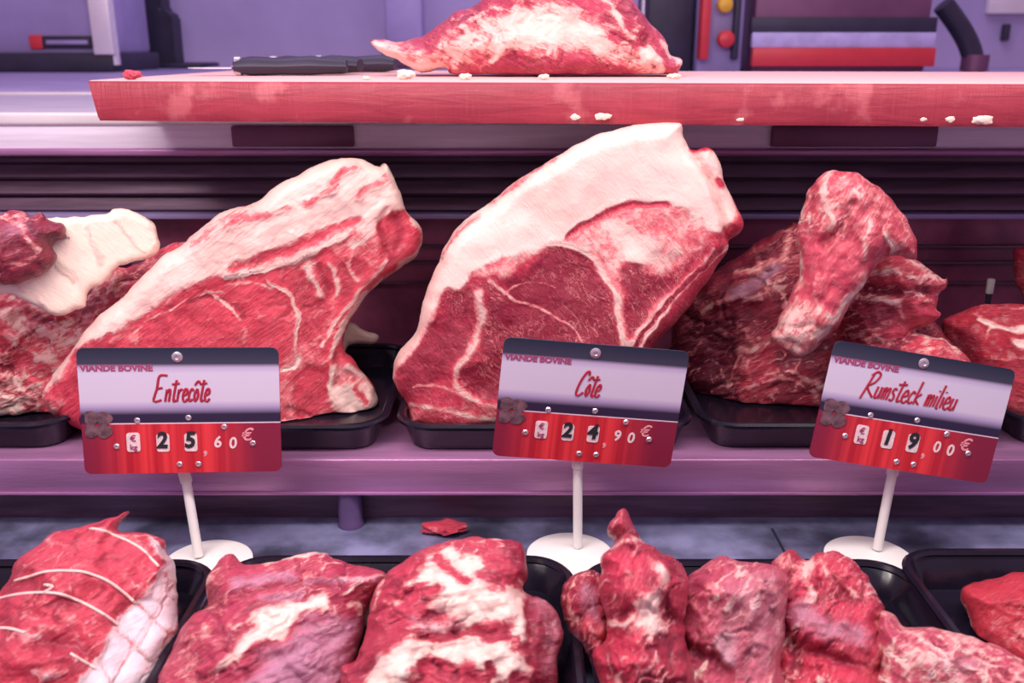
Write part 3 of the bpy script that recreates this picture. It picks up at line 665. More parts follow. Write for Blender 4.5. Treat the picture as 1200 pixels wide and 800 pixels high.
meat('rump_piece', 'folded red rump lump on the right side of the pile, pale ridge on top', 'meat',
     c7([(500, 330), (560, 295), (640, 272), (700, 302), (740, 325), (765, 345), (778, 338), (775, 370), (755, 390), (748, 425), (762, 445), (730, 470), (690, 490), (760, 505), (790, 525), (835, 570), (820, 640), (600, 640), (480, 560), (470, 440)]),
     m_trim, .895, 12, [
 ('P', 'D', 7, .75, c7([(500, 420), (560, 400), (640, 420), (650, 470), (580, 500), (500, 480)]), 2), ('S', 'F', 4, .7, c7([(505, 415), (570, 398), (630, 412), (655, 450)]), 2),
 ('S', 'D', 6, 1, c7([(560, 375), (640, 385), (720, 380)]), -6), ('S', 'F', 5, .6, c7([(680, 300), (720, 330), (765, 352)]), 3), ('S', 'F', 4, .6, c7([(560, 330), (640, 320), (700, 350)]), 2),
 ('S', 'F', 5, .8, c7([(690, 520), (710, 490), (740, 510), (800, 550)]), 2), ('S', 'F', 4, .6, c7([(480, 490), (600, 515), (700, 530)]), 2), ('S', 'D', 5, .9, c7([(500, 500), (600, 520), (690, 500)]), -4),
 ('S', 'F', 4, .5, c7([(660, 380), (720, 400), (750, 420)]), 2), ('P', 'F', 6, .4, c7([(640, 500), (730, 500), (800, 560), (700, 560)])),
 ], T=.038, Tb=.03, R=38, floor=ZF+.02, web=(20, .14, .6, 1.2), cav=(22, .12, .8, 3.5), wang=10, seed=33, bumps=4, bsc=20, rag=2.2, base=(.15, .3, 0), lump=3)
meat('rump_flap', 'light red meat flap folded over the top of the right-hand pile', 'meat',
     c7([(455, 50), (500, 50), (540, 60), (600, 100), (650, 160), (688, 225), (696, 262), (690, 292), (640, 280), (600, 290), (560, 330), (540, 372), (510, 420), (470, 480), (430, 520), (375, 560), (320, 540), (288, 500), (312, 460), (350, 380), (372, 290), (362, 220), (382, 150), (405, 90)]),
     m_flap, .855, 12, [
 ('P', 'F', 8, .32, c7([(380, 270), (480, 240), (560, 320), (500, 430), (380, 550), (300, 500)])),
 ('S', 'F', 4, .7, c7([(455, 60), (440, 130), (460, 200)]), 2), ('S', 'F', 4, .5, c7([(500, 80), (500, 150), (540, 200)]), 2), ('S', 'D', 5, .8, c7([(420, 100), (400, 160), (390, 220)]), -3),
 ('S', 'D', 4, 1, c7([(430, 245), (460, 225), (500, 190), (510, 150)]), -5), ('S', 'D', 5, .9, c7([(560, 110), (590, 200), (610, 270)]), -3), ('S', 'F', 3.5, .95, c7([(602, 232), (622, 270)]), 1),
 ('P', 'F', 4, .62, c7([(300, 470), (360, 400), (460, 440), (430, 520), (375, 558), (300, 520)])), ('S', 'D', 4, .9, c7([(350, 470), (400, 470), (430, 490)]), -3), ('S', 'D', 4, .8, c7([(330, 510), (370, 530)]), -3),
 ('S', 'F', 4, .8, c7([(540, 340), (500, 400), (480, 440), (440, 500)]), 2), ('S', 'F', 3, .7, c7([(560, 200), (540, 300)]), 1), ('P', 'D', 9, .7, c7([(590, 100), (680, 220), (690, 285), (630, 270), (600, 200)])),
 ('S', 'F', 3.5, .7, c7([(360, 260), (370, 320), (350, 380)]), 1),
 ], T=.034, Tb=.02, R=28, web=(18, .14, .5, 1), cav=(22, .10, .6, 2), wang=65, seed=35, bumps=3, bsc=24, rag=1.6, base=(.40, .1, 0), streak=(65, 50, 9, 2.5))
m_round = meat_mat('round_steak_meat', ang=5, marble=.25, fs=45, msc=40, grain=.9, light=(0.582, 0.032, 0.064), dark=(0.204, 0.010, 0.030))
meat('round_steak', 'thick red steak with white seam lying flat, far right of shelf', 'meat',
     c7([(762, 462), (800, 438), (850, 422), (900, 414), (988, 414), (1100, 420), (1180, 470), (1190, 600), (1150, 720), (1050, 745), (960, 740), (900, 700), (850, 620), (790, 560), (765, 510)]),
     m_round, .91, 22, [
 ('S', 'F', 4, .95, c7([(870, 455), (915, 480), (960, 480), (1100, 465)]), 1), ('S', 'F', 3, .8, c7([(890, 495), (930, 475)])), ('P', 'D', 8, .9, c7([(765, 480), (850, 520), (870, 620), (800, 570)]), -3),
 ('S', 'F', 6, .95, c7([(975, 520), (1040, 510)]), 2), ('S', 'F', 5, .45, c7([(850, 540), (930, 570), (1000, 560)]), 2), ('S', 'F', 4, .4, c7([(830, 440), (930, 430), (1000, 428)]), 1),
 ], T=.035, Tb=.04, R=60, floor=ZF, web=(26, .10, .35, .5), wang=5, seed=37, bumps=3, bsc=28, rag=1.2, base=(.06, .35, 0))
meat('beef_chunk', 'small blurred red chunk behind the round steak, right picture edge', 'meat',
     [(1186, 296), (1192, 289), (1210, 288), (1240, 292), (1255, 340), (1262, 420), (1255, 480), (1212, 480), (1205, 410), (1200, 350), (1190, 330)], m_chunk, 1.005, 10, [], T=.03, Tb=.03, R=25, floor=ZF, seed=39, rag=1, base=(.15, .3, 0))

# ---- board joint
c2 = crop(400, 0, 3)
m_top = meat_mat('board_meat', ang=-25, marble=.3, fs=45, msc=40, grain=1.3, light=(0.582, 0.050, 0.117), dark=(0.281, 0.016, 0.050))
F = [
 ('P', 'F', 8, .72, c2([(110, 150), (340, 170), (470, 90), (640, 20), (760, 20), (860, 70), (960, 150), (1060, 200), (1060, 250), (960, 240), (850, 190), (700, 190), (600, 170), (500, 200), (380, 250), (200, 220)])),
 ('P', 'F', 8, .9, c2([(600, 60), (760, 30), (840, 70), (940, 160), (840, 130), (700, 150), (620, 130)]), 3),
 ('S', 'F', 5, 1, c2([(120, 155), (170, 195), (260, 225), (340, 240)]), 2), ('P', 'D', 7, .45, c2([(560, 200), (680, 200), (800, 200), (900, 210), (960, 265), (560, 265)]), 1),
 ('P', 'F', 7, .1, c2([(560, 200), (680, 200), (800, 200), (900, 210), (960, 265), (560, 265)])),
 ('P', 'D', 5, .8, c2([(355, 190), (420, 180), (460, 230), (400, 240)]), -4), ('S', 'F', 4, 1, c2([(540, 130), (560, 160), (540, 205)]), 3), ('S', 'D', 3, .9, c2([(530, 130), (515, 170), (525, 200)]), -5),
 ('S', 'D', 4, .9, c2([(430, 110), (470, 100)]), -3), ('S', 'F', 5, 1, c2([(1040, 180), (1090, 210), (1100, 250)]), 2), ('S', 'F', 4, .8, c2([(900, 0), (960, 60), (1010, 130)]), 2), ('S', 'F', 3, .6, c2([(560, 20), (460, 60), (400, 110)]), 1),
 ('S', 'F', 5, .9, c2([(1120, 150), (1150, 200), (1190, 215)]), 1), ('S', 'F', 5, .2, c2([(290, 130), (330, 160)])), ('P', 'F', 5, .1, c2([(970, 210), (1020, 230), (1010, 265), (950, 262)])),
]
meat('beef_joint', 'raw beef joint with torn pale fat lying on the red chopping board', 'meat',
     c2([(108, 150), (130, 143), (200, 150), (260, 132), (300, 115), (340, 90), (400, 45), (470, 15), (540, -40), (640, -90), (800, -110), (940, -70), (1020, 0), (1080, 70), (1130, 140), (1162, 188), (1196, 208), (1180, 245), (1150, 262), (1000, 274), (800, 274), (600, 274), (500, 272), (400, 266), (360, 240), (280, 258), (200, 215), (140, 190)]),
     m_top, 1.09, 5, F, T=.05, Tb=.08, R=48, floor=.4085, web=(18, .16, .5, 1.5), cav=(18, .14, .7, 3), wang=-25, seed=41, bumps=3.5, bsc=22, rag=1.5, base=(.2, .35, 0), lump=2)

# ---- lower row
cA = crop(0, 540, 3.077); cB = crop(180, 600, 4); cC = crop(390, 600, 4); cD = crop(640, 580, 3.637); cE = crop(900, 560, 3.333)
m_roast = meat_mat('roast_meat', stri=.5, ang=20, marble=.22, fs=40, msc=34, grain=1.1, light=(0.679, 0.061, 0.106), dark=(0.357, 0.020, 0.050), fat=(.80, .66, .70))
rfat = cA([(640, 330), (560, 400), (520, 455), (480, 500), (410, 568), (375, 655), (270, 800), (150, 960), (300, 1100), (700, 1000), (760, 500)])
ro, rs = meat('rolled_roast', 'rolled roast tied with twine, white fat along its right side, lower left', 'meat',
     cA([(470, 183), (445, 215), (432, 255), (520, 268), (585, 285), (600, 335), (622, 370), (636, 450), (641, 560), (638, 620), (600, 710), (570, 800), (480, 960), (300, 1080), (100, 1120), (-120, 1080), (-230, 960), (-200, 800), (-130, 650), (-60, 540), (0, 470), (35, 420), (50, 370), (100, 325), (150, 290), (200, 262), (300, 235), (400, 208), (440, 190)]),
     m_roast, .585, 48, [
 ('P', 'K', 5, .85, rfat), ('P', 'F', 5, 1, rfat, 0), ('P', 'D', 5, .15, rfat), ('S', 'F', 5, .8, cA([(540, 290), (560, 330), (600, 360)]), 3), ('S', 'D', 5, 1, cA([(585, 350), (600, 360), (580, 380)]), -6),
 ('S', 'D', 7, .9, cA([(30, 470), (100, 460), (160, 470)]), -4), ('S', 'D', 7, .8, cA([(150, 650), (230, 670), (300, 700)]), -4), ('P', 'D', 10, .75, cA([(420, 510), (470, 500), (440, 555), (400, 560)]), -2),
 ('S', 'F', 5, .45, cA([(160, 290), (260, 320), (330, 300)]), 2), ('S', 'F', 5, .45, cA([(80, 570), (150, 600), (240, 590)]), 2), ('S', 'F', 4, .5, cA([(330, 260), (430, 290), (500, 330)]), 1),
 ('S', 'D', 8, .9, cA([(0, 560), (40, 590), (20, 640)]), -3), ('S', 'F', 5, .5, cA([(150, 770), (210, 760)]), 2), ('P', 'D', 8, .0, cA([(300, 600), (380, 590), (380, 640), (320, 650)]), 2),
 ('S', 'D', 2.2, .9, cA([(480, 505), (560, 520), (630, 560)]), -1), ('S', 'F', 2.2, .66, cA([(470, 520), (560, 600), (640, 640)]), -2), ('S', 'F', 2.2, .66, cA([(400, 600), (480, 700), (590, 740)]), -2),
 ('S', 'F', 2, .66, cA([(620, 460), (540, 560), (450, 690), (390, 800)]), -1.5), ('S', 'F', 2.2, .66, cA([(330, 710), (400, 800)]), -2), ('S', 'F', 2, .66, cA([(560, 420), (620, 500)]), -1.5), ('S', 'F', 2, .66, cA([(640, 560), (560, 680), (470, 800)]), -1.5),
 ], T=.058, Tb=.055, R=70, floor=ZL, web=(24, .12, .45, 1), cav=(24, .12, .6, 2.5), wang=20, seed=51, bumps=4, bsc=26, rag=1.6, base=(.14, .25, 0), lump=3,
     parts=[('fat_layer', rfat, 'smooth white fat layer')])
for pts in ([(-120, 530), (0, 502), (100, 488), (200, 490), (280, 515), (350, 552), (410, 592)], [(60, 440), (110, 430), (170, 416), (240, 414), (300, 420), (370, 445), (430, 485), (472, 520)],
            [(-150, 640), (-40, 608), (0, 605), (50, 608), (100, 622)], [(250, 690), (290, 715), (335, 740)], [(320, 260), (380, 275), (440, 300), (500, 340), (550, 395)], [(165, 460), (190, 468), (160, 488)]):
    q = spline(pts, False, 6); b = BM(); tube(b, [rs(p, .0006) for p in cA([tuple(a) for a in q])], .0011, 7); obj('twine', b, M_twine, ro)
m_flank = meat_mat('flank_meat', stri=.5, ang=18, marble=.35, fs=45, msc=38, grain=1.2, light=(0.601, 0.061, 0.127), dark=(0.306, 0.020, 0.060), mem=(.62, .30, .44), fib=(1, 6))
fp = cB([(795, 418), (740, 425), (620, 440), (540, 455), (450, 505), (475, 550), (400, 635), (290, 738), (300, 752), (440, 650), (560, 602), (620, 560), (700, 492), (790, 472)])
meat('flank_piece', 'red flank piece with a white sliver of fat and lavender membrane', 'meat',
     cB([(248, 320), (265, 280), (290, 255), (330, 208), (372, 205), (440, 248), (540, 243), (640, 213), (800, 192), (835, 215), (920, 240), (1010, 262), (1085, 292), (1060, 360), (1010, 430), (985, 520), (955, 660), (930, 740), (900, 900), (850, 1080), (600, 1240), (200, 1260), (-60, 1100), (-50, 950), (20, 790), (60, 700), (100, 620), (180, 490), (262, 440), (248, 360)]),
     m_flank, .575, 48, [
 ('P', 'M', 14, .85, cB([(700, 510), (850, 480), (950, 520), (945, 640), (900, 740), (820, 900), (450, 900), (480, 700), (600, 600)]), 2),
 ('P', 'F', 4, 1, fp, 2), ('P', 'M', 4, 0, fp), ('S', 'F', 3, 1, cB([(540, 245), (580, 235), (640, 215), (720, 208), (800, 195)]), 3), ('S', 'F', 3, .95, cB([(870, 390), (930, 345)]), 2),
 ('S', 'M', 8, .7, cB([(380, 350), (480, 320), (620, 305)])), ('S', 'M', 7, .65, cB([(490, 425), (600, 405), (680, 400)])), ('S', 'M', 6, .6, cB([(700, 340), (900, 330), (1050, 330)])),
 ('S', 'D', 6, .9, cB([(270, 440), (290, 420), (285, 400)]), -5), ('S', 'D', 5, .8, cB([(400, 400), (560, 350), (700, 350), (860, 370)]), -3), ('S', 'F', 5, .7, cB([(240, 520), (260, 600), (300, 650)]), 2),
 ('S', 'F', 4, .6, cB([(1060, 310), (960, 330), (860, 320)])), ('S', 'F', 4, .7, cB([(265, 300), (250, 350), (265, 400)]), 1), ('P', 'D', 10, .8, cB([(940, 480), (1010, 440), (1000, 520), (960, 660), (930, 660)]), -3),
 ('S', 'F', 5, .6, cB([(370, 530), (410, 550)]), 2), ('S', 'F', 4, .8, cB([(900, 430), (950, 440), (960, 490)]), 1), ('P', 'F', 10, .4, cB([(100, 640), (230, 560), (330, 600), (200, 800), (60, 800)])),
 ('S', 'D', 6, .9, cB([(560, 680), (650, 760), (700, 820)]), -4), ('S', 'D', 5, .7, cB([(430, 480), (520, 440), (700, 420), (850, 420), (980, 440)]), -2), ('S', 'F', 4, .7, cB([(690, 320), (740, 315)]), 1),
 ], T=.045, Tb=.05, R=55, floor=ZL, web=(18, .14, .5, .8), cav=(20, .12, .6, 2), wang=18, seed=53, bumps=3, bsc=26, rag=1.4, base=(.16, .3, 0), streak=(18, 80, 8, 2.5))
m_brisk = meat_mat('brisket_meat', stri=.5, ang=8, marble=.3, fs=45, msc=40, grain=1.5, light=(0.660, 0.054, 0.106), dark=(0.306, 0.016, 0.050), fat=(.92, .72, .62), mem=(.60, .34, .42), fib=(1, 4))
bf1 = cC([(430, 255), (520, 225), (590, 195), (690, 228), (705, 290), (650, 318), (700, 350), (860, 378), (897, 450), (892, 580), (830, 565), (820, 520), (720, 522), (650, 548), (590, 552), (560, 500), (480, 470), (360, 405), (335, 365), (400, 320)])
bf2 = cC([(260, 645), (450, 602), (620, 582), (810, 588), (830, 650), (900, 690), (965, 742), (930, 765), (820, 742), (800, 800), (720, 760), (640, 745), (450, 705), (350, 770), (330, 900), (120, 900), (180, 800)])
meat('brisket_piece', 'arched brisket piece with broad cream fat bands, beside the white sign foot', 'meat',
     cC([(540, 140), (620, 128), (720, 124), (850, 138), (890, 175), (912, 250), (916, 310), (892, 362), (960, 395), (1010, 425), (1050, 480), (1072, 590), (1045, 680), (1050, 800), (1040, 960), (900, 1120), (500, 1200), (100, 1150), (10, 980), (35, 800), (48, 722), (110, 692), (150, 600), (168, 490), (190, 400), (250, 300), (330, 238), (400, 190), (480, 155)]),
     m_brisk, .57, 50, [
 ('P', 'F', 6, .88, bf1, 1.5), ('P', 'F', 6, .9, bf2, 2), ('S', 'D', 5, .7, cC([(420, 590), (520, 578), (620, 562), (720, 572), (800, 575)]), -4), ('S', 'F', 5, 0, cC([(420, 590), (520, 578), (640, 560), (720, 572), (800, 575)])),
 ('S', 'MF', 10, .5, cC([(360, 500), (460, 530), (560, 530)])), ('P', 'F', 6, .1, cC([(660, 315), (720, 300), (775, 335), (760, 355), (690, 345)]), -2), ('S', 'F', 8, .05, cC([(480, 400), (400, 400), (330, 470), (270, 560)]), -1),
 ('P', 'D', 6, .8, cC([(800, 150), (870, 150), (895, 200), (890, 330), (810, 270), (795, 200)]), -1), ('S', 'D', 5, .9, cC([(820, 160), (850, 200), (840, 260)]), -3), ('S', 'F', 3, .8, cC([(850, 330), (890, 350)])), ('S', 'F', 6, .6, cC([(720, 130), (780, 145), (790, 190)]), 2),
 ('P', 'D', 6, .95, cC([(900, 380), (1060, 480), (1070, 600), (1040, 700), (1050, 900), (960, 900), (900, 700), (890, 560)]), -8), ('P', 'F', 6, .15, cC([(900, 380), (1060, 480), (1070, 600), (1040, 700), (1050, 900), (960, 900), (900, 700), (900, 560)])),
 ('S', 'M', 20, .45, cC([(960, 450), (1020, 560), (1000, 700)])), ('S', 'x', 6, 0, cC([(895, 370), (905, 460), (905, 570), (880, 620)]), -7), ('P', 'F', 5, .05, cC([(820, 760), (900, 750), (960, 790), (960, 900), (820, 900)]), -3),
 ('P', 'D', 8, .5, cC([(60, 725), (180, 710), (160, 780), (60, 800)]), 2), ('S', 'D', 6, 1, cC([(120, 750), (180, 740), (210, 700)]), -5), ('P', 'F', 6, .25, cC([(450, 700), (560, 690), (640, 730), (640, 900), (460, 900)]), -1),
 ('S', 'F', 5, .1, cC([(500, 250), (600, 340), (600, 360)]), -1), ('S', 'F', 4, .6, cC([(240, 320), (200, 400), (180, 470)]), 1), ('S', 'D', 4, .7, cC([(560, 400), (620, 430), (650, 440)]), -1), ('S', 'F', 4, .1, cC([(450, 420), (400, 470), (470, 480)])),
 ('S', 'F', 4, .1, cC([(720, 700), (740, 760), (730, 800)]), -1),
 ], T=.052, Tb=.05, R=58, floor=ZL, web=(20, .12, .5, .8), cav=(18, .13, .7, 2.5), wang=8, seed=55, bumps=3.5, bsc=22, rag=1.5, base=(.12, .35, 0), streak=(10, 50, 7, 2), warp=6, parts=[('fat_band', bf1, 'cream upper fat band'), ('fat_band', bf2, 'cream lower fat band')])
m_knob = meat_mat('chunk_meat', stri=.5, ang=70, marble=.38, fs=42, msc=40, grain=1.1, light=(0.679, 0.047, 0.101), dark=(0.281, 0.010, 0.040), mem=(.56, .26, .36))
meat('stewing_chunk', 'rounded dark chunk with purple membrane at left of the chunk tray', 'meat',
     cD([(58, 430), (70, 385), (105, 348), (160, 325), (230, 328), (280, 400), (290, 560), (300, 760), (280, 900), (250, 860), (200, 745), (150, 665), (110, 605), (85, 545), (62, 480)]),
     m_knob, .60, 42, [('P', 'M', 8, .8, cD([(150, 420), (200, 400), (215, 500), (230, 560), (170, 520)])), ('P', 'D', 5, .1, cD([(160, 560), (250, 550), (240, 640), (190, 660)]), 4), ('S', 'F', 5, .5, cD([(170, 560), (210, 590), (240, 560)]), 3), ('S', 'D', 5, 1, cD([(190, 600), (230, 620)]), -5),
      ('S', 'F', 4, .5, cD([(90, 400), (120, 480), (150, 560)]), 1), ('S', 'M', 8, .6, cD([(110, 600), (160, 680), (220, 780)]))],
     T=.035, Tb=.03, R=35, floor=ZL, web=(18, .16, .65, 1.2), cav=(22, .12, .8, 3.5), wang=60, seed=61, bumps=3, bsc=18, base=(.1, .6, .1))
meat('stewing_chunk', 'tallest chunk with a curled tip and pale central streak, lower row', 'meat',
     cD([(325, 68), (362, 88), (378, 145), (430, 208), (480, 232), (560, 290), (592, 345), (602, 430), (588, 520), (590, 560), (605, 650), (625, 740), (620, 900), (560, 1010), (300, 1010), (240, 850), (200, 700), (205, 672), (262, 600), (250, 520), (235, 440), (228, 370), (232, 310), (245, 255), (285, 208), (265, 160), (285, 105)]),
     m_knob, .575, 42, [
 ('P', 'F', 8, .85, cD([(400, 450), (450, 410), (490, 400), (490, 470), (480, 540), (440, 620), (410, 580), (360, 560)]), 2), ('S', 'F', 8, .55, cD([(440, 300), (480, 340), (490, 400)]), 2), ('S', 'F', 5, .75, cD([(480, 320), (500, 360)]), 1),
 ('S', 'D', 6, 1, cD([(495, 460), (520, 520), (570, 545)]), -8), ('S', 'F', 5, .6, cD([(280, 240), (340, 215), (400, 210)]), 3), ('S', 'D', 5, .9, cD([(290, 200), (350, 180), (400, 200)]), -5),
 ('S', 'F', 4, .4, cD([(320, 90), (340, 130), (330, 170)]), 2), ('P', 'D', 6, .1, cD([(280, 560), (370, 560), (420, 640), (400, 780), (250, 780), (260, 640)]), 1), ('S', 'F', 4, .7, cD([(280, 540), (330, 545), (370, 525)]), 2),
 ('S', 'D', 5, 1, cD([(250, 520), (300, 530), (360, 500)]), -5), ('S', 'F', 6, .4, cD([(420, 700), (440, 780), (470, 850)]), 1), ('S', 'D', 6, .9, cD([(260, 660), (290, 740), (330, 800)]), -5), ('S', 'D', 5, .6, cD([(540, 430), (520, 380), (540, 330)]), -2),
 ('P', 'D', 10, .2, cD([(240, 300), (330, 280), (400, 330), (380, 420), (280, 400)]), 0), ('S', 'F', 3, .4, cD([(400, 230), (360, 290), (350, 350)]), 1)],
     T=.055, Tb=.04, R=42, floor=ZL, web=(18, .16, .65, 1.2), cav=(22, .12, .8, 3.5), wang=60, seed=63, bumps=3.5, bsc=22, rag=2, base=(.12, .45, 0), lump=3, streak=(75, 50, 8, 2))
m_mem = meat_mat('silverskin_meat', stri=.5, ang=60, marble=.4, fs=42, msc=40, grain=1.2, light=(0.640, 0.094, 0.170), dark=(0.306, 0.024, 0.060), mem=(.64, .36, .42))
meat('stewing_chunk', 'broad pinkish chunk veiled in pale membrane, centre of the chunk tray', 'meat',
     cD([(560, 400), (600, 345), (680, 300), (720, 272), (800, 268), (880, 290), (960, 300), (1018, 335), (1035, 420), (1015, 560), (1005, 700), (1015, 850), (980, 1000), (700, 1010), (540, 900), (540, 700), (535, 600), (545, 480)]),
     m_mem, .59, 42, [
 ('P', 'M', 16, .55, cD([(820, 330), (980, 320), (1020, 420), (1000, 700), (860, 800), (840, 600), (720, 560), (760, 420)])), ('P', 'M', 6, 1, cD([(730, 620), (780, 590), (825, 640), (810, 700), (760, 710)]), 2),
 ('S', 'D', 6, 1, cD([(590, 630), (650, 665), (710, 690), (760, 740)]), -9), ('S', 'D', 5, .9, cD([(620, 400), (660, 410)]), -5), ('P', 'F', 6, .75, cD([(670, 380), (720, 370), (735, 410), (690, 420)]), 2), ('S', 'D', 4, .9, cD([(760, 560), (810, 490)]), -3),
 ('S', 'F', 4, .5, cD([(850, 350), (900, 400), (980, 420)]), 2), ('S', 'F', 4, .4, cD([(620, 470), (690, 560), (700, 640)]), 2), ('P', 'D', 8, .2, cD([(600, 700), (740, 740), (800, 900), (600, 900)]), -6), ('S', 'F', 4, .9, cD([(620, 780), (690, 720)]), 3),
 ('P', 'D', 8, .3, cD([(680, 290), (780, 275), (760, 340), (660, 350)]), 1), ('S', 'F', 6, .55, cD([(990, 450), (980, 600), (960, 740)]), 2)],
     T=.05, Tb=.04, R=42, floor=ZL, web=(18, .16, .65, 1.2), cav=(22, .12, .8, 3.5), wang=60, seed=65, bumps=4, bsc=24, rag=1.8, base=(.22, .3, .15), lump=3)
meat('stewing_chunk', 'chunk with frilly curled top and silvery membrane, right of the chunk tray', 'meat',
     cE([(10, 340), (50, 292), (105, 288), (150, 328), (185, 298), (255, 288), (330, 318), (368, 370), (420, 440), (450, 520), (468, 640), (462, 800), (440, 950), (250, 1010), (30, 980), (10, 800), (0, 650), (0, 450)]),
     m_knob, .605, 42, [
 ('P', 'M', 9, .8, cE([(90, 510), (150, 480), (220, 530), (380, 600), (380, 650), (260, 630), (150, 600), (90, 560)]), 2), ('P', 'F', 6, .5, cE([(50, 310), (110, 300), (130, 380), (100, 420), (50, 400)]), 2), ('S', 'D', 4, .8, cE([(80, 340), (110, 370), (100, 400)]), -3),
 ('S', 'F', 5, .7, cE([(160, 320), (150, 400), (180, 460), (160, 490)]), 3), ('S', 'D', 6, .8, cE([(190, 480), (260, 470), (340, 480)]), -2), ('S', 'F', 4, .6, cE([(210, 370), (280, 420), (340, 460)]), 2), ('S', 'F', 4, .6, cE([(430, 560), (430, 680), (400, 740)]), 2),
 ('S', 'D', 6, .9, cE([(90, 640), (180, 680), (300, 720), (430, 760)]), -7), ('P', 'D', 8, .1, cE([(140, 700), (260, 720), (430, 780), (400, 900), (140, 900)]), 0), ('S', 'D', 6, 1, cE([(80, 600), (110, 660), (120, 720)]), -7), ('P', 'D', 8, .2, cE([(190, 300), (320, 310), (350, 400), (210, 400)])),
 ('S', 'F', 4, .5, cE([(200, 330), (210, 400)]), 2)],
     T=.05, Tb=.04, R=42, floor=ZL, web=(18, .16, .65, 1.2), cav=(22, .12, .8, 3.5), wang=60, seed=67, bumps=3.5, bsc=20, rag=2.2, base=(.18, .35, .05), lump=3)
meat('stewing_chunk', 'low pink chunk at the right end of the chunk tray, by bottom edge', 'meat',
     cE([(440, 520), (490, 535), (540, 578), (640, 578), (740, 608), (850, 640), (960, 688), (1060, 760), (1100, 880), (1000, 980), (700, 1000), (420, 960), (420, 800), (430, 700), (430, 600)]),
     m_mem, .553, 42, [('P', 'M', 10, .6, cE([(660, 720), (760, 680), (850, 720), (780, 780), (660, 770)])), ('S', 'D', 5, .9, cE([(780, 690), (860, 720), (920, 770)]), -4), ('S', 'F', 6, .6, cE([(540, 680), (600, 700), (560, 760)]), 2), ('S', 'F', 6, .55, cE([(560, 600), (680, 600), (800, 640)]), 2), ('P', 'D', 8, .6, cE([(500, 600), (640, 620), (620, 680), (520, 660)]))],
     T=.04, Tb=.035, R=42, floor=ZL, web=(18, .16, .65, 1.2), cav=(22, .12, .8, 3.5), wang=-20, seed=69, bumps=4, bsc=20, rag=1.8, base=(.4, .25, .1), lump=2)
meat('beef_slab', 'bright red slab in the nearly empty tray at lower right', 'meat',
     cE([(748, 455), (795, 403), (850, 395), (900, 385), (960, 370), (1080, 358), (1250, 380), (1350, 560), (1300, 760), (1050, 800), (900, 720), (800, 610), (785, 540)]),
     meat_mat('slab_meat', ang=60, marble=.15, fs=40, grain=1.0, light=(0.601, 0.036, 0.064), dark=(0.306, 0.014, 0.030)), .625, 46,
     [('P', 'F', 12, .4, cE([(930, 560), (1000, 530), (1100, 600), (1000, 700), (920, 680)])), ('S', 'F', 3, .6, cE([(752, 460), (790, 540), (800, 600)]), 1)], T=.035, Tb=.03, R=50, floor=.006, web=(24, .08, .25, .4), cav=(24, .1, .5, 1.5), seed=71, bumps=3, bsc=28, base=(.05, .2, 0))

# ------------------------------------------------------------------ scraps
def scrap(name, label, cat, p, s, mat, F_, seed, group=None, sc=(1, 1, .5)):
    rnd = random.Random(seed); b = BM(); bmesh.ops.create_icosphere(b, subdivisions=3, radius=1)
    ph = [rnd.uniform(0, 6) for _ in range(6)]
    for v in b.verts:
        c = v.co.copy(); k = 1+.28*math.sin(3.1*c.x+ph[0])*math.sin(2.7*c.y+ph[1])+.15*math.sin(7*c.x+ph[2])*math.sin(6*c.z+ph[3])
        v.co = Vector((c.x*k*sc[0], c.y*k*sc[1], c.z*k*sc[2]))*s
    zmin = min(v.co.z for v in b.verts)
    for v in b.verts: v.co.z -= zmin
    o = obj(name, b, mat, None, p); tag(o, label, cat, group)
    ca = o.data.color_attributes.new('cut', 'FLOAT_COLOR', 'POINT')
    for d in ca.data: d.color = (F_, .3, 0, 1)
    return o
ZB = .3688+.0386
def bp(px, py):   # a point on the board's top
    return atZ(px, py, ZB)
scrap('meat_scrap', 'thin red scrap lying on the steel deck behind the brisket piece', 'scrap', atZ(522, 624, 0.0003), .013, m_trim, .1, 1, sc=(1.45, .8, .42))
scrap('meat_scrap', 'small red scrap on the left end of the chopping board', 'scrap', Vector((atY(155, 92, .975).x, .975, ZB)), .0085, m_flap, .3, 2)
for i, (px, y, s, lb) in enumerate([(477, .975, .009, 'largest fat crumb, under the left tip of the board joint'), (545, .968, .006, 'flat fat crumb on the board below the torn fat fold'), (637, .966, .0055, 'white fat crumb on the board edge below the middle of the joint'),
                          (790, 1.0, .006, 'fat crumb on the board beyond the right end of the joint'), (430, .968, .004, 'tiny fat crumb on the board left of the joint')]):
    scrap('fat_crumb', lb, 'crumb', Vector((atY(px, 92, y).x, y, ZB-(.0003))), s, m_sheet, 1, 10+i, 'fat crumbs on the chopping board', (1, .7, .5))
for i, (px, py, s, lb) in enumerate([(674, 139, .0045, 'fat crumb stuck low on the board front, below the joint'), (707, 138, .006, 'longest fat crumb stuck on the board front near the middle'), (867, 141, .003, 'tiny fat crumb under the board edge right of the rib joint'),
                                   (1082, 141, .003, 'small pale fleck on the board front near the right'), (1113, 142, .0045, 'slanted pale fleck on the board front, right'), (1150, 143, .0075, 'long smear of fat on the lower board edge at far right')]):
    q = atY(px, py, .92).x; p = atY(px, py, .9515-.0875*(q+.43)); scrap('fat_crumb', lb, 'crumb', p-Vector((0, .0005, s*.35)), s, m_sheet, 1, 20+i, 'fat crumbs stuck to the board front', (1.1, .25, .55))
meat('fat_trimming', 'pale fat flap poking out of the dark gap right of the leaning joint', 'fat',
     [(372, 372), (408, 377), (425, 386), (443, 391), (444, 398), (436, 404), (418, 403), (404, 408), (399, 440), (396, 486), (372, 492), (362, 440)], m_sheet, 1.015, 10, [('S', 'F', 5, .72, [(380, 400), (380, 480)])], T=.008, Tb=.010, R=9, floor=ZF, seed=43, rag=1.2, base=(.95, .2, 0))
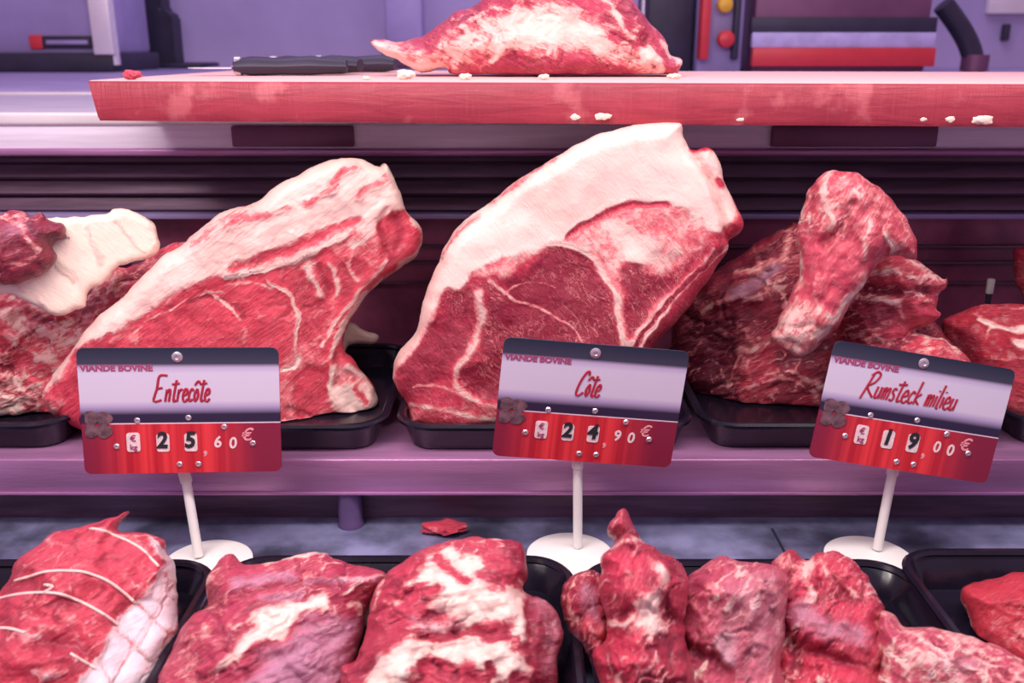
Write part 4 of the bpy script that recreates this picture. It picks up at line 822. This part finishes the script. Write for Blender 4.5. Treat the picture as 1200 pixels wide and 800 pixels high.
# knives on the board
def knife(p, rz, label, L=.12):
    t = thing('butcher_knife', label, 'knife', p, (0, 0, rz), 'knives on the chopping board')
    b = BM(); tube(b, [(0, 0, .010), (.02, 0, .0105), (.05, .002, .010), (.085, 0, .011), (L, -.003, .010)], [.013, .017, .015, .017, .012], 12, .62); obj('handle', b, M_blackm, t)
    b = BM(); P = [(-.002, -.009), (-.03, -.010), (-.045, -.004), (-.052, .006), (-.03, .009), (-.002, .009)]
    f = [b.verts.new((x, y, .0075)) for x, y in P]; k = [b.verts.new((x, y, .0092)) for x, y in P]; b.faces.new(f); b.faces.new(k[::-1])
    for i in range(len(P)): b.faces.new((f[i], f[(i+1) % 6], k[(i+1) % 6], k[i]))
    obj('blade', b, M_steel, t, smooth=False)
    b = BM(); lathe(b, [(.0112, 0), (.0112, .006), (.009, .008)], 16); obj('bolster', b, M_rivet, t, (.001, 0, .010), (0, math.radians(90), 0))
knife(Vector((atY(275, 80, 1.10).x, 1.10, ZB)), .12, 'dark-handled knife nearest the board edge, left of the joint', .125)
knife(Vector((atY(315, 76, 1.16).x, 1.17, ZB)), -.1, 'dark-handled knife lying behind the nearer one on the board', .11)
knife(Vector((atY(362, 76, 1.19).x, 1.235, ZB)), .05, 'dark-handled knife with its end closest to the joint', .10)
# small white tab on a dark stem at the back of the shelf
t = thing('white_upright', 'small white upright tab behind the round steak on the right', 'clip', atY(1159, 345, 1.06))
t.location.z = .0750
zz = atY(1159, 344, 1.06).z-.075
obj('stem', boxbm(-.0025, .0025, -.002, .002, 0, zz, bev=.0006), M_blackm, t); obj('tab', boxbm(-.0035, .0035, -.003, .003, zz, zz+.018, bev=.001), M_white, t)

# ------------------------------------------------------------------ price signs
def plate_mat():
    g = N('price_plate_print'); tc = g.n('ShaderNodeTexCoord'); sx = g.n('ShaderNodeSeparateXYZ'); g.l(tc.outputs['Generated'], sx.inputs[0])
    x, y = sx.outputs[0], sx.outputs[2]
    dk = (.028, .02, .055); dk2 = (.05, .05, .085)
    base = g.ramp(y, [(0.0, (.5, .5, .5)), (.415, dk), (.475, dk), (.535, (.42, .35, .56)), (.58, (.62, .57, .70)), (.80, (.62, .58, .72)), (.845, (.50, .42, .62)), (.875, dk2), (1.0, (.018, .025, .05))])
    wv = g.noise(g.coord(scale=(1, .01, .01)), 75, 3, .6, .2)
    c1 = g.mix(g.step(wv, .35, .65), (.45, .015, .03), (.75, .05, .06))
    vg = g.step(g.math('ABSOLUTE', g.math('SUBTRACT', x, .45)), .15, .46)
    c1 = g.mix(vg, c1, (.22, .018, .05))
    red = g.step(y, .405, .407, 1, 0)
    c = g.mix(red, base, c1)
    ln = g.math('MULTIPLY', g.step(y, .398, .401), g.step(y, .407, .410, 1, 0)); ln = g.math('MULTIPLY', ln, g.step(x, .12, .16))
    c = g.mix(ln, c, (.75, .62, .70)); g.l(c, g.b.inputs['Base Color']); g.b.inputs['Roughness'].default_value = .35; g.b.inputs['Specular IOR Level'].default_value = .3
    return g.m
M_plate = plate_mat()
GL = {
 'E': ([[(.5, 1), (.14, .98), (.09, .5), (0, .02), (.36, .06)], [(.08, .5), (.34, .53)]], .50), 'n': ([[(.06, .46), (.03, 0)], [(.04, .28), (.16, .46), (.22, .38), (.2, .0)]], .30),
 't': ([[(.15, .82), (.1, .1), (.16, .0), (.22, .06)], [(-.04, .66), (.3, .7)]], .25), 'r': ([[(.06, .46), (.03, 0)], [(.05, .3), (.14, .46), (.23, .44)]], .25),
 'e': ([[(.04, .22), (.2, .3), (.18, .46), (.09, .46), (.02, .22), (.07, .02), (.17, 0), (.25, .1)]], .27), 'c': ([[(.22, .40), (.13, .48), (.03, .25), (.08, .01), (.22, .08)]], .25),
 'o': ([[(.14, .48), (.03, .25), (.09, 0), (.2, .2), (.14, .48)]], .25), '^': ([[(.0, .62), (.14, .78), (.26, .66)]], 0),
 'C': ([[(.44, .82), (.38, .98), (.24, .9), (.08, .5), (.04, .1), (.16, .0), (.38, .14)]], .46), 'R': ([[(.2, .9), (.1, .4), (.0, -.1)], [(.12, .85), (.3, 1.02), (.46, .9), (.34, .6), (.12, .42), (.26, .2), (.46, .0)]], .5),
 'u': ([[(.05, .46), (.03, .1), (.09, 0), (.19, .15)], [(.21, .46), (.2, 0)]], .28), 'm': ([[(.05, .46), (.03, 0)], [(.04, .3), (.12, .46), (.15, .35), (.14, 0)], [(.15, .3), (.24, .46), (.28, .36), (.26, 0)]], .35),
 's': ([[(.2, .44), (.1, .48), (.06, .34), (.17, .18), (.13, .01), (.01, .03)]], .23), 'k': ([[(.1, .92), (.03, 0)], [(.22, .44), (.05, .22), (.24, 0)]], .27),
 'i': ([[(.05, .46), (.04, .02)], [(.08, .64), (.09, .68)]], .13), 'l': ([[(.1, .92), (.04, .05), (.1, 0)]], .15), ' ': ([], .2)}
def script_text(txt, x0, base, h, wid, slant=.16):
    tot = sum(GL[c][1] for c in txt); k = wid/(tot*h); b = BM(); x = 0
    for c in txt:
        st, adv = GL[c]
        for s in st:
            q = spline(s, False, 4) if len(s) > 2 else np.array(s)
            pts = [(x0+(x+a)*h*k+slant*v*h, -.0002, base+v*h) for a, v in q]
            tube(b, pts, .00105, 6, .5, (0, 1, 0))
        x += adv
    return b
def font(txt, size, mat, parent, x, z, off=0.0, shear=0.0, name='lettering', sx=1.0, d=.0006, y=0):
    cu = bpy.data.curves.new('t', 'FONT'); cu.body = txt; cu.size = size; cu.offset = off; cu.shear = shear; cu.extrude = d/2; cu.resolution_u = 3
    cu.align_x = 'CENTER'; cu.align_y = 'CENTER'
    o = bpy.data.objects.new('t', cu); C.objects.link(o); bpy.context.view_layer.update()
    me = bpy.data.meshes.new_from_object(o.evaluated_get(bpy.context.evaluated_depsgraph_get())); bpy.data.objects.remove(o)
    for v in me.vertices: v.co = Vector((v.co.x*sx, -v.co.z, v.co.y))
    me.materials.clear(); return link(name, me, mat, parent, (x, y, z))
def sign(label, foot_px, cxz, pose, rod_px, name, nx, nw, nh, nb, euros, cents, W, H):
    Yp = .745; pitch, roll, yaw = pose
    ft = atZ(foot_px[0], foot_px[1], .004); ft.z = 0
    t = thing('price_sign', label, 'sign', ft, group='price signs')
    b = BM(); lathe(b, [(.0375, 0), (.039, .0015), (.039, .003), (.0365, .0045), (.012, .0055), (.006, .006), (.0001, .0062)], 64); obj('base_disc', b, M_white, t)
    pc = Vector((cxz[0], Yp, cxz[1])); rt_ = atY(rod_px[0], rod_px[1], Yp+.010); S = W/.182
    R_ = Euler((math.radians(pitch), math.radians(roll), math.radians(yaw)), 'XYZ')
    pl_off = pc-ft
    top = rt_-ft; bot = atZ(rod_px[2], rod_px[3], .007)-ft
    dr = (top-bot).normalized(); top2 = Vector((top.x+dr.x/dr.z*.035, top.y+.001, top.z+.035))
    b = BM(); tube(b, [bot, top, top2], .0042, 16); tube(b, [top-dr*.002, top2], .0052, 16); obj('post', b, M_white, t)
    b = BM()
    fr = [(x, z) for x, z in rrect(-W/2, W/2, -H/2, H/2, .006, 6)]
    loft(b, [[(x*.998, -.0008, z*.998) for x, z in fr], [(x, -.0004, z) for x, z in fr], [(x, .0008, z) for x, z in fr], [(x*.998, .0012, z*.998) for x, z in fr]])
    p = obj('plate', b, M_plate, t, pl_off, R_)
    X = lambda a: (a-.5)*W
    Z = lambda a: (.5-a)*H
    y0 = -.0009
    b = script_text(name, X(nx), Z(nb), nh*H, nw*W)
    k = obj('product_name', b, M_text, p, (0, y0, 0)); 
    hd = font('VIANDE BOVINE', .0083*S, M_head, p, X(.192), Z(.158), .0003, 0, 'heading', 1.06, .0005, y0)
    # tiles and digits
    def tile(cx, cz, w_, h_, m=M_tile, nm='digit_tile'):
        bb = BM(); q = rrect(X(cx)-w_/2, X(cx)+w_/2, Z(cz)-h_/2, Z(cz)+h_/2, .0022, 4)
        loft(bb, [[(x, y0+.0002, z) for x, z in q], [(x, y0-.0004, z) for x, z in q]]); obj(nm, bb, m, p)
    tile(.253, .745, .0122*S, .0185*S, M_pink if 0 else M_tile)
    font('€', .0085*S, M_head, p, X(.253), Z(.715), .0001, 0, 'unit_mark', 1, .0005, y0-.0006)
    font('kg', .0075*S, M_head, p, X(.253), Z(.785), .0001, 0, 'unit_mark', 1, .0005, y0-.0006)
    for cx, dg in zip((.395, .535), euros):
        tile(cx+.006, .752, .0118*S, .0175*S); font(dg, .0215*S, M_ink, p, X(cx), Z(.735), .0007, .12, 'euro_digit', .92, .0005, y0-.0007)
    font(',', .018*S, M_pink, p, X(.612), Z(.80), .0005, 0, 'comma', 1, .0005, y0)
    for cx, dg, z in zip((.675, .752), cents, (.755, .765)):
        font(dg, .0155*S, M_tile, p, X(cx), Z(z), .0003, .1, 'cent_digit', .95, .0005, y0)
    font('€', .0165*S, M_pink, p, X(.822), Z(.70), .0002, .25, 'euro_mark', 1.0, .0005, y0)
    def rivet(a, z, r):
        bb = BM(); lathe(bb, [(r, 0), (r, .0006), (r*.75, .0013), (r*.42, .0014), (r*.36, .0007)], 20); obj('rivet', bb, M_rivet, p, (X(a), y0+.0003, Z(z)), (math.radians(90), 0, 0))
    rivet(.493, .072, .0046)
    for a, z in ((.278, .572), (.534, .553), (.712, .63), (.168, .778), (.855, .765), (.478, .93), (.573, .93)): rivet(a, z, .0026)
    # flower emblem
    fl = BM()
    for k_, (dx, dz) in enumerate(((-.0055, .006), (.0052, .0052), (-.0058, -.0055), (.0045, -.006))):
        q = [((dx+.0062*math.cos(a_*math.pi/8)*(1+.18*math.cos(a_*math.pi/4*1.5)), dz+.0062*math.sin(a_*math.pi/8))) for a_ in range(16)]
        vs = [fl.verts.new((X(.085)+u, y0-.0003-.0001*k_, Z(.60)+v)) for u, v in q]; vb = [fl.verts.new((X(.085)+u, y0+.0002, Z(.60)+v)) for u, v in q]
        fl.faces.new(vs); 
        for i in range(16): fl.faces.new((vs[i], vs[(i+1) % 16], vb[(i+1) % 16], vb[i]))
    obj('flower_emblem', fl, M_petal, p, smooth=False)
    return t
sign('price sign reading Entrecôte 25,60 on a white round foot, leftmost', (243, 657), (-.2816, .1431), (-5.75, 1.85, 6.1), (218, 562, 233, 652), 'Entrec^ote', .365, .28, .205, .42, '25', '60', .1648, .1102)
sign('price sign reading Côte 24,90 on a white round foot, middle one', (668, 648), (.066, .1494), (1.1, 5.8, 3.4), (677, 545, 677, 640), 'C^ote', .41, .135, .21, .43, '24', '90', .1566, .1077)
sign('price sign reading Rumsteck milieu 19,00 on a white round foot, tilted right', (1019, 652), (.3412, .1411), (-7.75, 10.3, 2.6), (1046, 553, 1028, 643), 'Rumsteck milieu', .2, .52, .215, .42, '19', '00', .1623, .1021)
